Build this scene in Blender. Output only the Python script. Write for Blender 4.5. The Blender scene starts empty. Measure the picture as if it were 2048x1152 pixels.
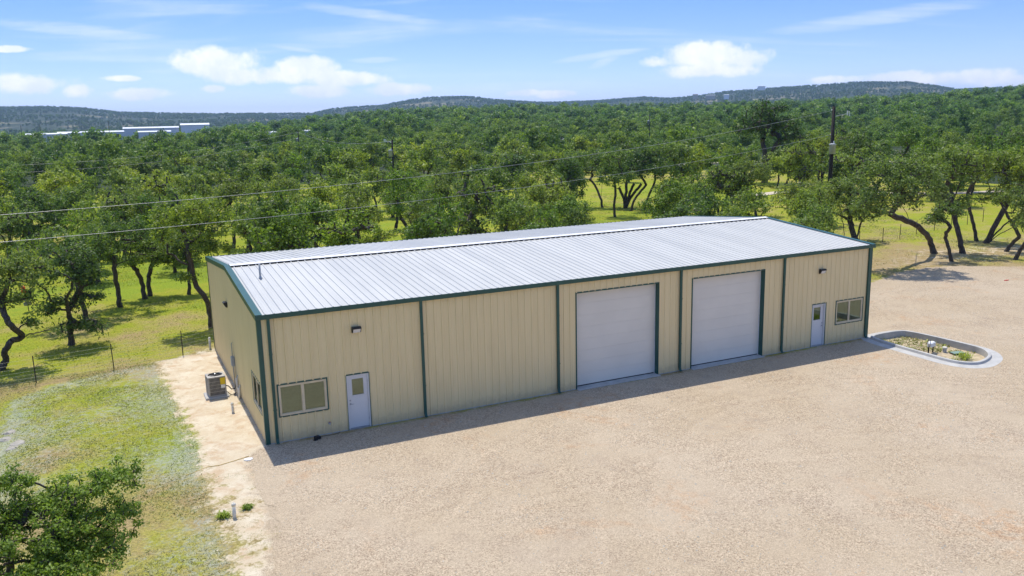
import bpy, math, random
import numpy as np
from mathutils import Matrix, Vector
R = math.radians
sc = bpy.context.scene
COL = sc.collection

# ------------------------------------------------------------------ camera
CAM = np.array([-4.403, -30.25, 11.526])
YAW, PIT, ROL, FPX = 0.447, 0.198, -0.022, 1683.5          # fitted on the 30.48 x 15.24 m building
FWD = np.array([math.cos(PIT)*math.sin(YAW), math.cos(PIT)*math.cos(YAW), -math.sin(PIT)])
RGT = np.array([math.cos(YAW), -math.sin(YAW), 0.0]); UPV = np.cross(RGT, FWD)
R2 = RGT*math.cos(ROL)+UPV*math.sin(ROL); U2 = -RGT*math.sin(ROL)+UPV*math.cos(ROL)
cam = bpy.data.cameras.new('camera'); cam_o = bpy.data.objects.new('camera', cam); COL.objects.link(cam_o)
cam.sensor_width = 36.0; cam.lens = FPX/2048*36; cam.clip_start = 0.5; cam.clip_end = 30000
m = Matrix.Identity(4)
for i in range(3):
    m[i][0], m[i][1], m[i][2], m[i][3] = R2[i], U2[i], -FWD[i], CAM[i]
cam_o.matrix_world = m
sc.camera = cam_o

# ------------------------------------------------------------------ world, sun, exposure
SUN_EL, SUN_AZ = 68.0, 2.0          # degrees; azimuth from +y towards +x (sun stands behind the building)
world = bpy.data.worlds.new('World'); sc.world = world; world.use_nodes = True
world.cycles.sampling_method = 'MANUAL'; world.cycles.sample_map_resolution = 512
sun = bpy.data.lights.new('sun', 'SUN'); sun.energy = 2.65; sun.angle = R(0.53); sun.color = (1.0, 0.945, 0.85)
sun_o = bpy.data.objects.new('sun', sun); COL.objects.link(sun_o)
sd = Vector((math.sin(R(SUN_AZ))*math.cos(R(SUN_EL)), math.cos(R(SUN_AZ))*math.cos(R(SUN_EL)), math.sin(R(SUN_EL))))
sun_o.rotation_euler = sd.to_track_quat('Z', 'Y').to_euler(); sun_o.location = sd*200
sc.view_settings.view_transform = 'Standard'; sc.view_settings.look = 'None'
sc.view_settings.exposure = 0.76; sc.view_settings.gamma = 1.0
sc.cycles.max_bounces = 5; sc.cycles.diffuse_bounces = 2; sc.cycles.glossy_bounces = 2
sc.cycles.transmission_bounces = 3; sc.cycles.volume_bounces = 0; sc.cycles.transparent_max_bounces = 6
sc.cycles.caustics_reflective = False; sc.cycles.caustics_refractive = False

class NT:
    """tiny node-tree writer"""
    def __init__(s, tree): s.t = tree; s.n = tree.nodes; s.l = tree.links; s.n.clear()
    def add(s, typ, props=None, **ins):
        nd = s.n.new(typ)
        for k, v in (props or {}).items(): setattr(nd, k, v)
        for k, v in ins.items(): s.set(nd, k, v)
        return nd
    def sock(s, nd, k):
        if isinstance(k, int): return nd.inputs[k]
        if k in nd.inputs: return nd.inputs[k]
        k2 = k.replace('_', ' ')
        if k2 in nd.inputs: return nd.inputs[k2]
        return nd.inputs[int(k[1:])]
    def set(s, nd, k, v):
        so = s.sock(nd, k)
        if isinstance(v, bpy.types.NodeSocket): s.l.new(v, so)
        elif isinstance(v, bpy.types.Node): s.l.new(v.outputs[0], so)
        else:
            if so.type == 'RGBA' and len(v) == 3: v = (*v, 1)
            so.default_value = v
    def math(s, op, a, b=None, c=None, clamp=False):
        nd = s.add('ShaderNodeMath', {'operation': op, 'use_clamp': clamp})
        for i, v in enumerate((a, b, c)):
            if v is not None: s.set(nd, i, v)
        return nd.outputs[0]
    def ramp(s, fac, stops, interp='LINEAR'):
        nd = s.add('ShaderNodeValToRGB'); cr = nd.color_ramp; cr.interpolation = interp
        while len(cr.elements) < len(stops): cr.elements.new(0.5)
        for e, (p, c) in zip(cr.elements, stops):
            e.position = p; e.color = (*c, 1) if not isinstance(c, (int, float)) else (c, c, c, 1)
        s.set(nd, 0, fac); return nd.outputs[0]
    def mix(s, fac, a, b, blend='MIX'):
        nd = s.add('ShaderNodeMix', {'data_type': 'RGBA', 'blend_type': blend})
        for i, v in ((0, fac), (6, a), (7, b)): s.set(nd, i, v)
        return nd.outputs[2]
    def noise(s, vec, scale, detail=4.0, rough=0.55, dist=0.0, out=0):
        nd = s.add('ShaderNodeTexNoise')
        if vec is not None: s.set(nd, 'Vector', vec)
        s.set(nd, 'Scale', scale); s.set(nd, 'Detail', detail); s.set(nd, 'Roughness', rough); s.set(nd, 'Distortion', dist)
        return nd.outputs[out]
    def sstep(s, x, a, b, lo=0.0, hi=1.0):
        nd = s.add('ShaderNodeMapRange', {'interpolation_type': 'SMOOTHSTEP'})
        s.set(nd, 0, x); s.set(nd, 1, a); s.set(nd, 2, b); s.set(nd, 3, lo); s.set(nd, 4, hi); return nd.outputs[0]

def az_el(u, v):
    d = FWD*FPX+R2*(u-1024)-U2*(v-576); d = d/np.linalg.norm(d)
    return math.atan2(d[0], d[1]), math.asin(d[2])

def build_world():
    N = NT(world.node_tree)
    tc = N.add('ShaderNodeTexCoord'); gen = tc.outputs['Generated']
    sep = N.add('ShaderNodeSeparateXYZ', Vector=gen)
    # the clear blue of this sky shows right down to a few degrees: look the sky texture up a little higher
    zz = N.math('MULTIPLY_ADD', N.math('MAXIMUM', sep.outputs[2], 0.0), 2.0, 0.03)
    vec = N.add('ShaderNodeCombineXYZ', X=sep.outputs[0], Y=sep.outputs[1], Z=zz)
    vn = N.add('ShaderNodeVectorMath', {'operation': 'NORMALIZE'}, s0=vec.outputs[0])
    sky = N.add('ShaderNodeTexSky', {'sky_type': 'NISHITA', 'sun_disc': False, 'sun_elevation': R(SUN_EL), 'sun_rotation': R(SUN_AZ),
        'altitude': 300.0, 'air_density': 1.0, 'dust_density': 0.35, 'ozone_density': 3.0}, Vector=vn.outputs[0])
    hs = N.add('ShaderNodeHueSaturation', Saturation=1.05, Value=1.0, Color=sky.outputs[0])
    tin = N.mix(1.0, hs.outputs[0], N.ramp(sep.outputs[2], [(0.0, (0.84, 0.68, 0.84)), (0.05, (0.75, 0.68, 0.86)), (0.14, (0.50, 0.59, 0.85)), (0.4, (0.74, 0.77, 0.88)), (1.0, (0.95, 0.91, 0.90))]), 'MULTIPLY')
    bg = N.add('ShaderNodeBackground', Color=tin, Strength=0.15)
    az0 = N.math('ARCTAN2', sep.outputs[0], sep.outputs[1]); el = sep.outputs[2]
    # the same fair-weather clouds go on all round the horizon
    PER = 2*math.pi/5; lo = YAW-PER/2
    az = N.math('ADD', N.math('FLOORED_MODULO', N.math('SUBTRACT', az0, lo), PER), lo)
    nz = N.noise(gen, 42.0, 6.0, 0.62); nzb = N.noise(gen, 14.0, 4.0, 0.55)
    pert = N.math('ADD', N.math('MULTIPLY', N.math('SUBTRACT', nz, 0.5), 2.6), N.math('MULTIPLY', N.math('SUBTRACT', nzb, 0.5), 2.0))
    cl = []   # cumulus: pixel centre, half width, half height
    for (u, v, w, h) in [(440, 124, 88, 30), (500, 150, 90, 18), (610, 140, 66, 25), (690, 158, 90, 17), (790, 178, 70, 13), (640, 182, 60, 14),
                         (45, 170, 90, 20), (150, 182, 34, 14), (275, 188, 70, 12), (245, 157, 35, 6), (25, 98, 34, 6), (425, 178, 22, 8),
                         (1410, 112, 100, 26), (1490, 118, 70, 20), (1420, 140, 120, 17), (1310, 124, 36, 13), (1045, 186, 36, 8), (1110, 188, 38, 9),
                         (1820, 158, 130, 14), (1965, 155, 62, 17), (2045, 160, 50, 12), (1690, 158, 60, 9)]:
        a, e = az_el(u, v); cl.append((a, e, w/FPX, h/FPX))
    acc = None
    for (a, e, w, h) in cl:
        dx = N.math('DIVIDE', N.math('SUBTRACT', az, a), w); dy = N.math('DIVIDE', N.math('SUBTRACT', el, e), h)
        d = N.math('ADD', N.math('MULTIPLY', dx, dx), N.math('MULTIPLY', dy, dy))
        k = N.math('SUBTRACT', 1.0, d)
        acc = k if acc is None else N.math('MAXIMUM', acc, k)
    cum = N.sstep(N.math('ADD', acc, pert), -0.2, 0.85)
    cum = N.math('MULTIPLY', cum, N.sstep(acc, -1.6, -0.2))
    # thin cirrus streaks
    rot = N.add('ShaderNodeCombineXYZ', X=N.math('ADD', N.math('MULTIPLY', az, 2.2), N.math('MULTIPLY', el, 9.0)),
                Y=N.math('MULTIPLY', N.math('SUBTRACT', el, N.math('MULTIPLY', N.math('SINE', N.math('MULTIPLY', az, 3.0)), 0.03)), 26.0), Z=0.3)
    ci = N.sstep(N.noise(rot.outputs[0], 1.7, 5.0, 0.5, 0.4), 0.46, 0.78)
    ci2 = N.noise(rot.outputs[0], 9.0, 4.0, 0.6, 0.2)
    cir = N.math('MULTIPLY', N.math('MULTIPLY', ci, N.math('MULTIPLY_ADD', ci2, 0.8, 0.3)), N.math('MULTIPLY', N.sstep(el, 0.01, 0.06), 0.85))
    streaks = [((0, 45), (330, 78), 15), ((1560, 62), (1960, 5), 17), ((1120, 122), (1290, 98), 9), ((1180, 135), (1240, 110), 10), ((540, 92), (640, 104), 6), ((700, 122), (800, 118), 7), ((600, 10), (900, 50), 12)]
    for (p, q, wd) in streaks:
        a0, e0 = az_el(*p); a1, e1 = az_el(*q); L = math.hypot(a1-a0, e1-e0); cx, sx = (a1-a0)/L, (e1-e0)/L
        da = N.math('SUBTRACT', az, (a0+a1)/2); de = N.math('SUBTRACT', el, (e0+e1)/2)
        s_ = N.math('DIVIDE', N.math('ADD', N.math('MULTIPLY', da, cx), N.math('MULTIPLY', de, sx)), L*0.62)
        t_ = N.math('DIVIDE', N.math('SUBTRACT', N.math('MULTIPLY', de, cx), N.math('MULTIPLY', da, sx)), wd/FPX)
        d = N.math('SUBTRACT', 1.0, N.math('ADD', N.math('MULTIPLY', s_, s_), N.math('MULTIPLY', t_, t_)))
        k = N.sstep(N.math('ADD', d, N.math('MULTIPLY', N.math('SUBTRACT', ci2, 0.5), 1.2)), 0.0, 1.25, 0.0, 0.62)
        cir = N.math('MAXIMUM', cir, k)
    tot = N.math('MAXIMUM', N.math('MULTIPLY', cum, 0.93), N.math('MULTIPLY', cir, 0.55), clamp=True)
    shade = N.sstep(N.noise(gen, 30.0, 4.0, 0.6), 0.35, 0.7)
    ccol = N.mix(shade, (0.80, 0.84, 0.95), (1.0, 0.985, 0.97))
    bgc = N.add('ShaderNodeBackground', Color=ccol, Strength=0.80)
    mx = N.add('ShaderNodeMixShader', s0=tot, s1=bg.outputs[0], s2=bgc.outputs[0])
    N.add('ShaderNodeOutputWorld', Surface=mx.outputs[0])
build_world()

# ------------------------------------------------------------------ helpers
rng = np.random.default_rng(7)
def ray(u, v): return FWD*FPX+R2*(u-1024)-U2*(v-576)
def onz(u, v, z=0.0):
    d = ray(u, v); return CAM+d*((z-CAM[2])/d[2])
def athd(u, v, hd):                      # the point of a pixel's ray at horizontal distance hd
    d = ray(u, v); return CAM+d*(hd/math.hypot(d[0], d[1]))

def tag(o, label=None, cat=None, group=None, kind=None):
    for k, v in (('label', label), ('category', cat), ('group', group), ('kind', kind)):
        if v: o[k] = v
    return o
def empty(name, loc=(0, 0, 0), rz=0.0, label=None, cat=None, group=None):
    o = bpy.data.objects.new(name, None); COL.objects.link(o); o.location = loc; o.rotation_euler = (0, 0, rz)
    o.empty_display_size = 0.3
    return tag(o, label, cat, group)
def mesh_np(name, V, F, mat=None, smooth=False, cols=None):
    """V (n,3); F (m,k) ints, constant k"""
    me = bpy.data.meshes.new(name); V = np.asarray(V, np.float32); F = np.asarray(F, np.int32)
    me.vertices.add(len(V)); me.vertices.foreach_set('co', V.ravel())
    k = F.shape[1]; me.loops.add(F.size); me.loops.foreach_set('vertex_index', F.ravel())
    me.polygons.add(len(F)); me.polygons.foreach_set('loop_start', np.arange(0, F.size, k, dtype=np.int32))
    if smooth: me.polygons.foreach_set('use_smooth', np.ones(len(F), bool))
    me.update(calc_edges=True)
    if cols is not None:
        for nm, arr in cols.items():
            at = me.color_attributes.new(nm, 'FLOAT_COLOR', 'POINT'); at.data.foreach_set('color', np.asarray(arr, np.float32).ravel())
    if mat: me.materials.append(mat)
    return me
def link(name, me, parent=None, loc=None):
    o = bpy.data.objects.new(name, me); COL.objects.link(o)
    if parent: o.parent = parent
    if loc is not None: o.location = loc
    return o
class MB:
    def __init__(s): s.v = []; s.f = []
    def quad(s, *p):
        n = len(s.v); s.v += [tuple(q) for q in p]; s.f.append(tuple(range(n, n+len(p)))); return s
    def box(s, x0, x1, y0, y1, z0, z1):
        n = len(s.v)
        s.v += [(x0, y0, z0), (x1, y0, z0), (x1, y1, z0), (x0, y1, z0), (x0, y0, z1), (x1, y0, z1), (x1, y1, z1), (x0, y1, z1)]
        for f in ((0, 3, 2, 1), (4, 5, 6, 7), (0, 1, 5, 4), (1, 2, 6, 5), (2, 3, 7, 6), (3, 0, 4, 7)): s.f.append(tuple(n+i for i in f))
        return s
    def bbox(s, x0, x1, y0, y1, z0, z1, b=0.01):
        """box with chamfered vertical and top edges"""
        ring = lambda i, z: [(x0+i+b, y0+i, z), (x1-i-b, y0+i, z), (x1-i, y0+i+b, z), (x1-i, y1-i-b, z), (x1-i-b, y1-i, z), (x0+i+b, y1-i, z), (x0+i, y1-i-b, z), (x0+i, y0+i+b, z)]
        return s.loft([ring(0, z0), ring(0, z1-b), ring(b, z1)], caps=True)
    def loft(s, rings, caps=True, closed=True):
        n = len(s.v); k = len(rings[0])
        for r in rings: s.v += [tuple(p) for p in r]
        for i in range(len(rings)-1):
            for j in range(k if closed else k-1):
                a = n+i*k+j; b = n+i*k+(j+1) % k; s.f.append((a, b, b+k, a+k))
        if caps: s.f.append(tuple(n+j for j in reversed(range(k)))); s.f.append(tuple(n+(len(rings)-1)*k+j for j in range(k)))
        return s
    def tube(s, pts, r, n=8, caps=True):
        pts = [Vector(p) for p in pts]; rr = r if hasattr(r, '__len__') else [r]*len(pts); rings = []
        for i, p in enumerate(pts):
            t = (pts[min(i+1, len(pts)-1)]-pts[max(i-1, 0)]).normalized()
            a = t.cross(Vector((0, 0, 1)) if abs(t.z) < .9 else Vector((1, 0, 0))).normalized(); b = t.cross(a)
            rings.append([p+(a*math.cos(2*math.pi*k/n)+b*math.sin(2*math.pi*k/n))*rr[i] for k in range(n)])
        return s.loft(rings, caps)
    def lathe(s, prof, n=16, c=(0, 0, 0)):
        return s.loft([[(c[0]+r*math.cos(2*math.pi*k/n), c[1]+r*math.sin(2*math.pi*k/n), c[2]+z) for k in range(n)] for r, z in prof], True)
    def build(s, name, mat, parent=None, smooth=False, loc=None):
        me = bpy.data.meshes.new(name); me.from_pydata(s.v, [], s.f); me.update()
        if smooth: me.polygons.foreach_set('use_smooth', np.ones(len(me.polygons), bool))
        me.materials.append(mat); return link(name, me, parent, loc)
def copy_tree(o, parent=None):
    c = o.copy(); COL.objects.link(c); c.parent = parent
    for ch in list(o.children): copy_tree(ch, c)
    return c

# value noise in numpy (for terrain, masks, crowns)
_T = np.random.default_rng(3).random((256, 256)).astype(np.float64)
def vnoise(x, y, sc_=1.0):
    x = np.asarray(x, float)*sc_; y = np.asarray(y, float)*sc_
    xi = np.floor(x).astype(int); yi = np.floor(y).astype(int); fx = x-xi; fy = y-yi
    fx = fx*fx*(3-2*fx); fy = fy*fy*(3-2*fy)
    g = lambda a, b: _T[a % 256, b % 256]
    return (g(xi, yi)*(1-fx)+g(xi+1, yi)*fx)*(1-fy)+(g(xi, yi+1)*(1-fx)+g(xi+1, yi+1)*fx)*fy
def fbm(x, y, sc_, o=4):
    return sum(vnoise(x+17.3*i, y-9.1*i, sc_*2**i)*0.5**i for i in range(o))/sum(0.5**i for i in range(o))
def smooth01(t): t = np.clip(t, 0, 1); return t*t*(3-2*t)

# ------------------------------------------------------------------ materials
def mat(name):
    m_ = bpy.data.materials.new(name); m_.use_nodes = True; return m_, NT(m_.node_tree)
def simple(name, col, rough=0.6, metal=0.0, var=0.08, scale=3.0, bump=0.0, bscale=40.0, spec=0.5, dirt=None):
    m_, N = mat(name); tc = N.add('ShaderNodeTexCoord').outputs['Object']
    nz = N.noise(tc, scale, 5.0, 0.6)
    lo = tuple(c*(1-var) for c in col); hi = tuple(min(1, c*(1+var)) for c in col)
    c = N.mix(N.sstep(nz, 0.3, 0.7), lo, hi)
    if dirt: c = N.mix(N.sstep(N.noise(tc, scale*2.7, 6.0, 0.7), 0.52, 0.8, 0, dirt[1]), c, dirt[0])
    p = N.add('ShaderNodeBsdfPrincipled', Base_Color=c, Roughness=rough, Metallic=metal)
    N.set(p, 'Specular IOR Level', spec)
    if bump:
        b = N.add('ShaderNodeBump', Strength=bump, Distance=0.01, Height=N.noise(tc, bscale, 4.0, 0.6)); N.set(p, 'Normal', b.outputs[0])
    N.add('ShaderNodeOutputMaterial', Surface=p.outputs[0]); return m_
M = {}
def wall_material():
    m_, N = mat('tan_painted_steel'); tc = N.add('ShaderNodeTexCoord').outputs['Object']
    mp = N.add('ShaderNodeMapping', Vector=tc); mp.inputs['Scale'].default_value = (3.0, 3.0, 0.35)
    nz = N.noise(mp.outputs[0], 1.0, 5.0, 0.6)
    c = N.mix(N.sstep(nz, .3, .7), (0.82, 0.66, 0.355), (0.87, 0.705, 0.39))
    sz = N.add('ShaderNodeSeparateXYZ', Vector=tc); spl = N.math('SUBTRACT', N.math('MULTIPLY', N.noise(tc, 5.0, 6.0, 0.7), 0.75), sz.outputs[2])   # rain splash on the foot of the wall
    c = N.mix(N.sstep(spl, -.1, .35, 0, .55), c, (0.56, 0.43, 0.26))
    p = N.add('ShaderNodeBsdfPrincipled', Base_Color=c, Roughness=0.42); N.set(p, 'Specular IOR Level', 0.4)
    b = N.add('ShaderNodeBump', Strength=0.25, Distance=0.02, Height=N.noise(mp.outputs[0], 0.8, 2.0, 0.5)); N.set(p, 'Normal', b.outputs[0])
    N.add('ShaderNodeOutputMaterial', Surface=p.outputs[0]); return m_
def roof_material():
    m_, N = mat('galvalume_steel'); tc = N.add('ShaderNodeTexCoord').outputs['Object']
    mp = N.add('ShaderNodeMapping', Vector=tc); mp.inputs['Scale'].default_value = (1.1, 0.12, 1.0)
    nz = N.noise(mp.outputs[0], 1.0, 4.0, 0.6)
    c = N.mix(N.sstep(nz, .3, .7), (0.49, 0.49, 0.46), (0.54, 0.54, 0.51))
    p = N.add('ShaderNodeBsdfPrincipled', Base_Color=c, Metallic=0.15, Roughness=N.ramp(nz, [(.3, .45), (.7, .55)]))
    N.add('ShaderNodeOutputMaterial', Surface=p.outputs[0]); return m_
def glass_material():
    m_, N = mat('window_glass'); tc = N.add('ShaderNodeTexCoord').outputs['Object']
    g = N.add('ShaderNodeBsdfGlossy', Color=(0.50, 0.62, 0.50, 1), Roughness=0.03)
    b = N.add('ShaderNodeBump', Strength=0.12, Distance=0.02, Height=N.noise(tc, 1.3, 2.0, 0.5)); N.set(g, 'Normal', b.outputs[0])
    t = N.add('ShaderNodeBsdfTransparent', Color=(0.25, 0.28, 0.26, 1))
    mx = N.add('ShaderNodeMixShader', s0=0.30, s1=t.outputs[0], s2=g.outputs[0])
    N.add('ShaderNodeOutputMaterial', Surface=mx.outputs[0]); return m_
def leaf_material(name, dark, light, trans):
    m_, N = mat(name)
    va = N.add('ShaderNodeAttribute', {'attribute_name': 'tint'})
    oi = N.add('ShaderNodeObjectInfo')
    sp = N.add('ShaderNodeSeparateColor', Color=va.outputs['Color'])
    c = N.mix(sp.outputs[0], dark, light)
    c = N.mix(N.math('MULTIPLY', N.sstep(sp.outputs[1], .8, 1.0), 0.25), c, (0.24, 0.23, 0.065))
    c = N.mix(1.0, c, oi.outputs['Color'], 'MULTIPLY')
    pos = N.add('ShaderNodeNewGeometry').outputs['Position']; st = N.noise(pos, 0.022, 4.0, 0.65)
    c = N.mix(1.0, c, N.ramp(st, [(.28, (.58, .74, .78)), (.45, (.9, .98, .92)), (.58, (1.12, 1.1, .95)), (.72, (1.30, 1.30, 1.0))]), 'MULTIPLY')
    c = N.mix(1.0, c, N.ramp(oi.outputs['Random'], [(0, (.62, .72, .74)), (.35, (.92, .98, .95)), (.7, (1.08, 1.06, .95)), (.93, (1.28, 1.24, .85)), (1, (1.18, 1.08, .95))]), 'MULTIPLY')
    p = N.add('ShaderNodeBsdfPrincipled', Base_Color=c, Roughness=0.5); N.set(p, 'Specular IOR Level', 0.28)
    t = N.add('ShaderNodeBsdfTranslucent', Color=N.mix(1.0, c, (1.5, 1.6, .7, 1), 'MULTIPLY'))
    mx = N.add('ShaderNodeMixShader', s0=trans, s1=p.outputs[0], s2=t.outputs[0])
    N.add('ShaderNodeOutputMaterial', Surface=mx.outputs[0]); return m_
def bark_material():
    m_, N = mat('oak_bark'); tc = N.add('ShaderNodeTexCoord').outputs['Object']
    mp = N.add('ShaderNodeMapping', Vector=tc); mp.inputs['Scale'].default_value = (9, 9, 2.0)
    nz = N.noise(mp.outputs[0], 1.5, 6.0, 0.65, 0.4)
    c = N.ramp(nz, [(.3, (.030, .023, .017)), (.52, (.075, .060, .047)), (.75, (.17, .15, .13))])
    p = N.add('ShaderNodeBsdfPrincipled', Base_Color=c, Roughness=0.9)
    b = N.add('ShaderNodeBump', Strength=0.6, Distance=0.03, Height=nz); N.set(p, 'Normal', b.outputs[0])
    N.add('ShaderNodeOutputMaterial', Surface=p.outputs[0]); return m_
def grass_blade_material():
    m_, N = mat('grass_blades'); va = N.add('ShaderNodeAttribute', {'attribute_name': 'tint'})
    p = N.add('ShaderNodeBsdfPrincipled', Base_Color=va.outputs['Color'], Roughness=0.55)
    t = N.add('ShaderNodeBsdfTranslucent', Color=va.outputs['Color'])
    mx = N.add('ShaderNodeMixShader', s0=0.3, s1=p.outputs[0], s2=t.outputs[0])
    N.add('ShaderNodeOutputMaterial', Surface=mx.outputs[0]); return m_
def gravel_colour(N, pos):
    """crushed limestone: pale tan with single stones, reddish fines, tyre swirls"""
    big = N.noise(pos, 0.11, 4.0, 0.6); mid = N.noise(pos, 0.55, 5.0, 0.6, 0.6)
    base = N.mix(N.sstep(big, .3, .7), (0.475, 0.378, 0.255), (0.525, 0.432, 0.312))
    base = N.mix(N.sstep(mid, .48, .75, 0, .5), base, (0.41, 0.325, 0.235))
    red = N.math('MULTIPLY', N.sstep(N.noise(pos, 0.23, 5.0, 0.65, 0.5), .56, .68), N.sstep(N.noise(pos, 2.6, 4.0, 0.7), .38, .62))
    base = N.mix(N.math('MULTIPLY', red, 0.48), base, (0.50, 0.29, 0.145))
    mp = N.add('ShaderNodeMapping', Vector=pos); mp.inputs['Rotation'].default_value = (0, 0, R(-32)); mp.inputs['Scale'].default_value = (0.10, 1.5, 1)
    base = N.mix(N.sstep(N.noise(mp.outputs[0], 1.0, 4.0, 0.6, 0.8), .54, .72, 0, .28), base, (0.55, 0.45, 0.315))
    sp = N.add('ShaderNodeSeparateXYZ', Vector=pos); brk = N.sstep(N.noise(pos, 0.8, 4.0, .65), .35, .62)
    wob = N.math('MULTIPLY', N.math('SUBTRACT', N.noise(pos, .35, 3.0, .5), .5), .7)
    for (cx_, cy_, rr_, am) in ((15.2, -22.0, 18.5, .20), (21.3, -19.0, 15.2, .20), (34.0, -22.0, 12.0, .22), (8.0, -34.0, 26.0, .20), (44.0, -2.0, 9.0, .20)):     # wheel tracks turning into the bays
        dx = N.math('SUBTRACT', sp.outputs[0], cx_); dy = N.math('SUBTRACT', sp.outputs[1], cy_); d = N.math('SQRT', N.math('ADD', N.math('MULTIPLY', dx, dx), N.math('MULTIPLY', dy, dy)))
        e = N.math('ABSOLUTE', N.math('SUBTRACT', N.math('ABSOLUTE', N.math('SUBTRACT', N.math('ADD', d, wob), rr_)), .82))
        base = N.mix(N.math('MULTIPLY', N.math('MULTIPLY', N.sstep(e, .10, .26, 1, 0), brk), am), base, (0.60, 0.49, 0.35))
        base = N.mix(N.math('MULTIPLY', N.math('MULTIPLY', N.math('MULTIPLY', N.sstep(e, .22, .32), N.sstep(e, .32, .46, 1, 0)), brk), am*.9), base, (0.37, 0.28, 0.19))
    vo = N.add('ShaderNodeTexVoronoi', Vector=pos, Scale=30.0); vs = N.add('ShaderNodeSeparateColor', Color=vo.outputs['Color'])
    st = N.mix(vs.outputs[0], (0.58, 0.57, 0.56), (1.30, 1.29, 1.28))
    st = N.mix(N.sstep(vs.outputs[1], .86, .90), st, (0.42, 0.35, 0.33))
    dens = N.sstep(N.noise(pos, 0.4, 4.0, 0.6), .30, .62, .15, .7)
    c = N.mix(dens, base, N.mix(1.0, base, st, 'MULTIPLY'))
    vo2 = N.add('ShaderNodeTexVoronoi', Vector=pos, Scale=60.0); v2 = N.add('ShaderNodeSeparateColor', Color=vo2.outputs['Color'])
    c = N.mix(0.55, c, N.mix(1.0, c, N.mix(v2.outputs[0], (.62, .6, .6), (1.3, 1.3, 1.28)), 'MULTIPLY'))
    h = N.math('ADD', N.math('MULTIPLY', vs.outputs[2], 0.6), N.math('MULTIPLY', v2.outputs[1], 0.4))
    return c, h
def ground_material():
    m_, N = mat('site_ground'); pos = N.add('ShaderNodeNewGeometry').outputs['Position']
    w = N.add('ShaderNodeSeparateColor', Color=N.add('ShaderNodeAttribute', {'attribute_name': 'zone'}).outputs['Color'])      # r dirt, g lush, b mulch
    rag = N.math('SUBTRACT', N.noise(pos, 1.6, 6.0, 0.68), 0.5); rag2 = N.math('SUBTRACT', N.noise(pos, 0.35, 5.0, 0.6), 0.5)
    fine = N.noise(pos, 11.0, 5.0, 0.7); vfine = N.noise(pos, 38.0, 3.0, 0.7)
    # grass: lush green to dry straw
    lush = N.math('ADD', w.outputs[1], N.math('ADD', N.math('MULTIPLY', rag2, 1.5), N.math('MULTIPLY', rag, 0.7)))
    g = N.ramp(lush, [(.08, (0.40, 0.30, 0.15)), (.32, (0.39, 0.345, 0.095)), (.55, (0.33, 0.35, 0.030)), (.9, (0.255, 0.335, 0.026))])
    g = N.mix(N.sstep(fine, .3, .7), N.mix(1.0, g, (.62, .62, .6), 'MULTIPLY'), N.mix(1.0, g, (1.22, 1.2, 1.1), 'MULTIPLY'))
    g = N.mix(N.sstep(vfine, .35, .7, 0, .5), g, N.mix(1.0, g, (.6, .66, .5), 'MULTIPLY'))
    # bare soil spots inside the grass
    g = N.mix(N.sstep(N.math('ADD', N.math('MULTIPLY', rag, 1.0), N.math('SUBTRACT', 0.30, w.outputs[1])), .18, .45, 0, .85), g, (0.42, 0.33, 0.22))
    # blue-green hydromulch blown over the seeded bank
    mul = N.math('ADD', w.outputs[2], N.math('ADD', N.math('MULTIPLY', N.math('SUBTRACT', N.noise(pos, 4.0, 6.0, .72, .5), .5), 1.7), N.math('MULTIPLY', N.math('SUBTRACT', vfine, .5), 1.3)))
    mc = N.mix(N.sstep(fine, .3, .7), (0.30, 0.33, 0.27), (0.43, 0.45, 0.39))
    g = N.mix(N.sstep(mul, .42, .85, 0, .72), g, mc)
    # bare caliche
    d = N.mix(N.sstep(N.noise(pos, .9, 5.0, .6), .35, .7), (0.66, 0.55, 0.38), (0.76, 0.68, 0.52))
    d = N.mix(N.sstep(N.noise(pos, 1.3, 6.0, .7, .6), .46, .66, 0, .75), d, (0.56, 0.39, 0.235))
    d = N.mix(N.sstep(N.noise(pos, 5.0, 6.0, .75), .5, .68, 0, .45), d, (0.52, 0.41, 0.27))
    d = N.mix(N.sstep(N.noise(pos, .5, 5.0, .6, .4), .6, .7, 0, .6), d, (0.80, 0.75, 0.64))
    d = N.mix(N.sstep(vfine, .35, .75, 0, .35), d, (0.36, 0.28, 0.2))
    dm = N.sstep(N.math('ADD', w.outputs[0], N.math('ADD', N.math('MULTIPLY', rag, 2.1), N.math('MULTIPLY', N.math('SUBTRACT', fine, .5), .9))), .34, .74)
    c = N.mix(dm, g, d)
    # gravel spilling over the edge
    gc, h = gravel_colour(N, pos)
    gw = N.add('ShaderNodeAttribute', {'attribute_name': 'spill'})
    gm = N.sstep(N.math('ADD', gw.outputs['Fac'], N.math('ADD', N.math('MULTIPLY', rag, 1.8), N.math('MULTIPLY', N.math('SUBTRACT', vfine, .5), 1.2))), .40, .62)
    c = N.mix(gm, c, gc)
    p = N.add('ShaderNodeBsdfPrincipled', Base_Color=c, Roughness=0.95); N.set(p, 'Specular IOR Level', 0.15)
    b = N.add('ShaderNodeBump', Strength=0.7, Distance=0.05, Height=N.math('ADD', fine, N.math('MULTIPLY', vfine, .6))); N.set(p, 'Normal', b.outputs[0])
    N.add('ShaderNodeOutputMaterial', Surface=p.outputs[0]); return m_
def gravel_material():
    m_, N = mat('crushed_gravel'); pos = N.add('ShaderNodeNewGeometry').outputs['Position']
    c, h = gravel_colour(N, pos)
    p = N.add('ShaderNodeBsdfPrincipled', Base_Color=c, Roughness=0.95); N.set(p, 'Specular IOR Level', 0.15)
    b = N.add('ShaderNodeBump', Strength=0.55, Distance=0.025, Height=h); N.set(p, 'Normal', b.outputs[0])
    N.add('ShaderNodeOutputMaterial', Surface=p.outputs[0]); return m_
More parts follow.
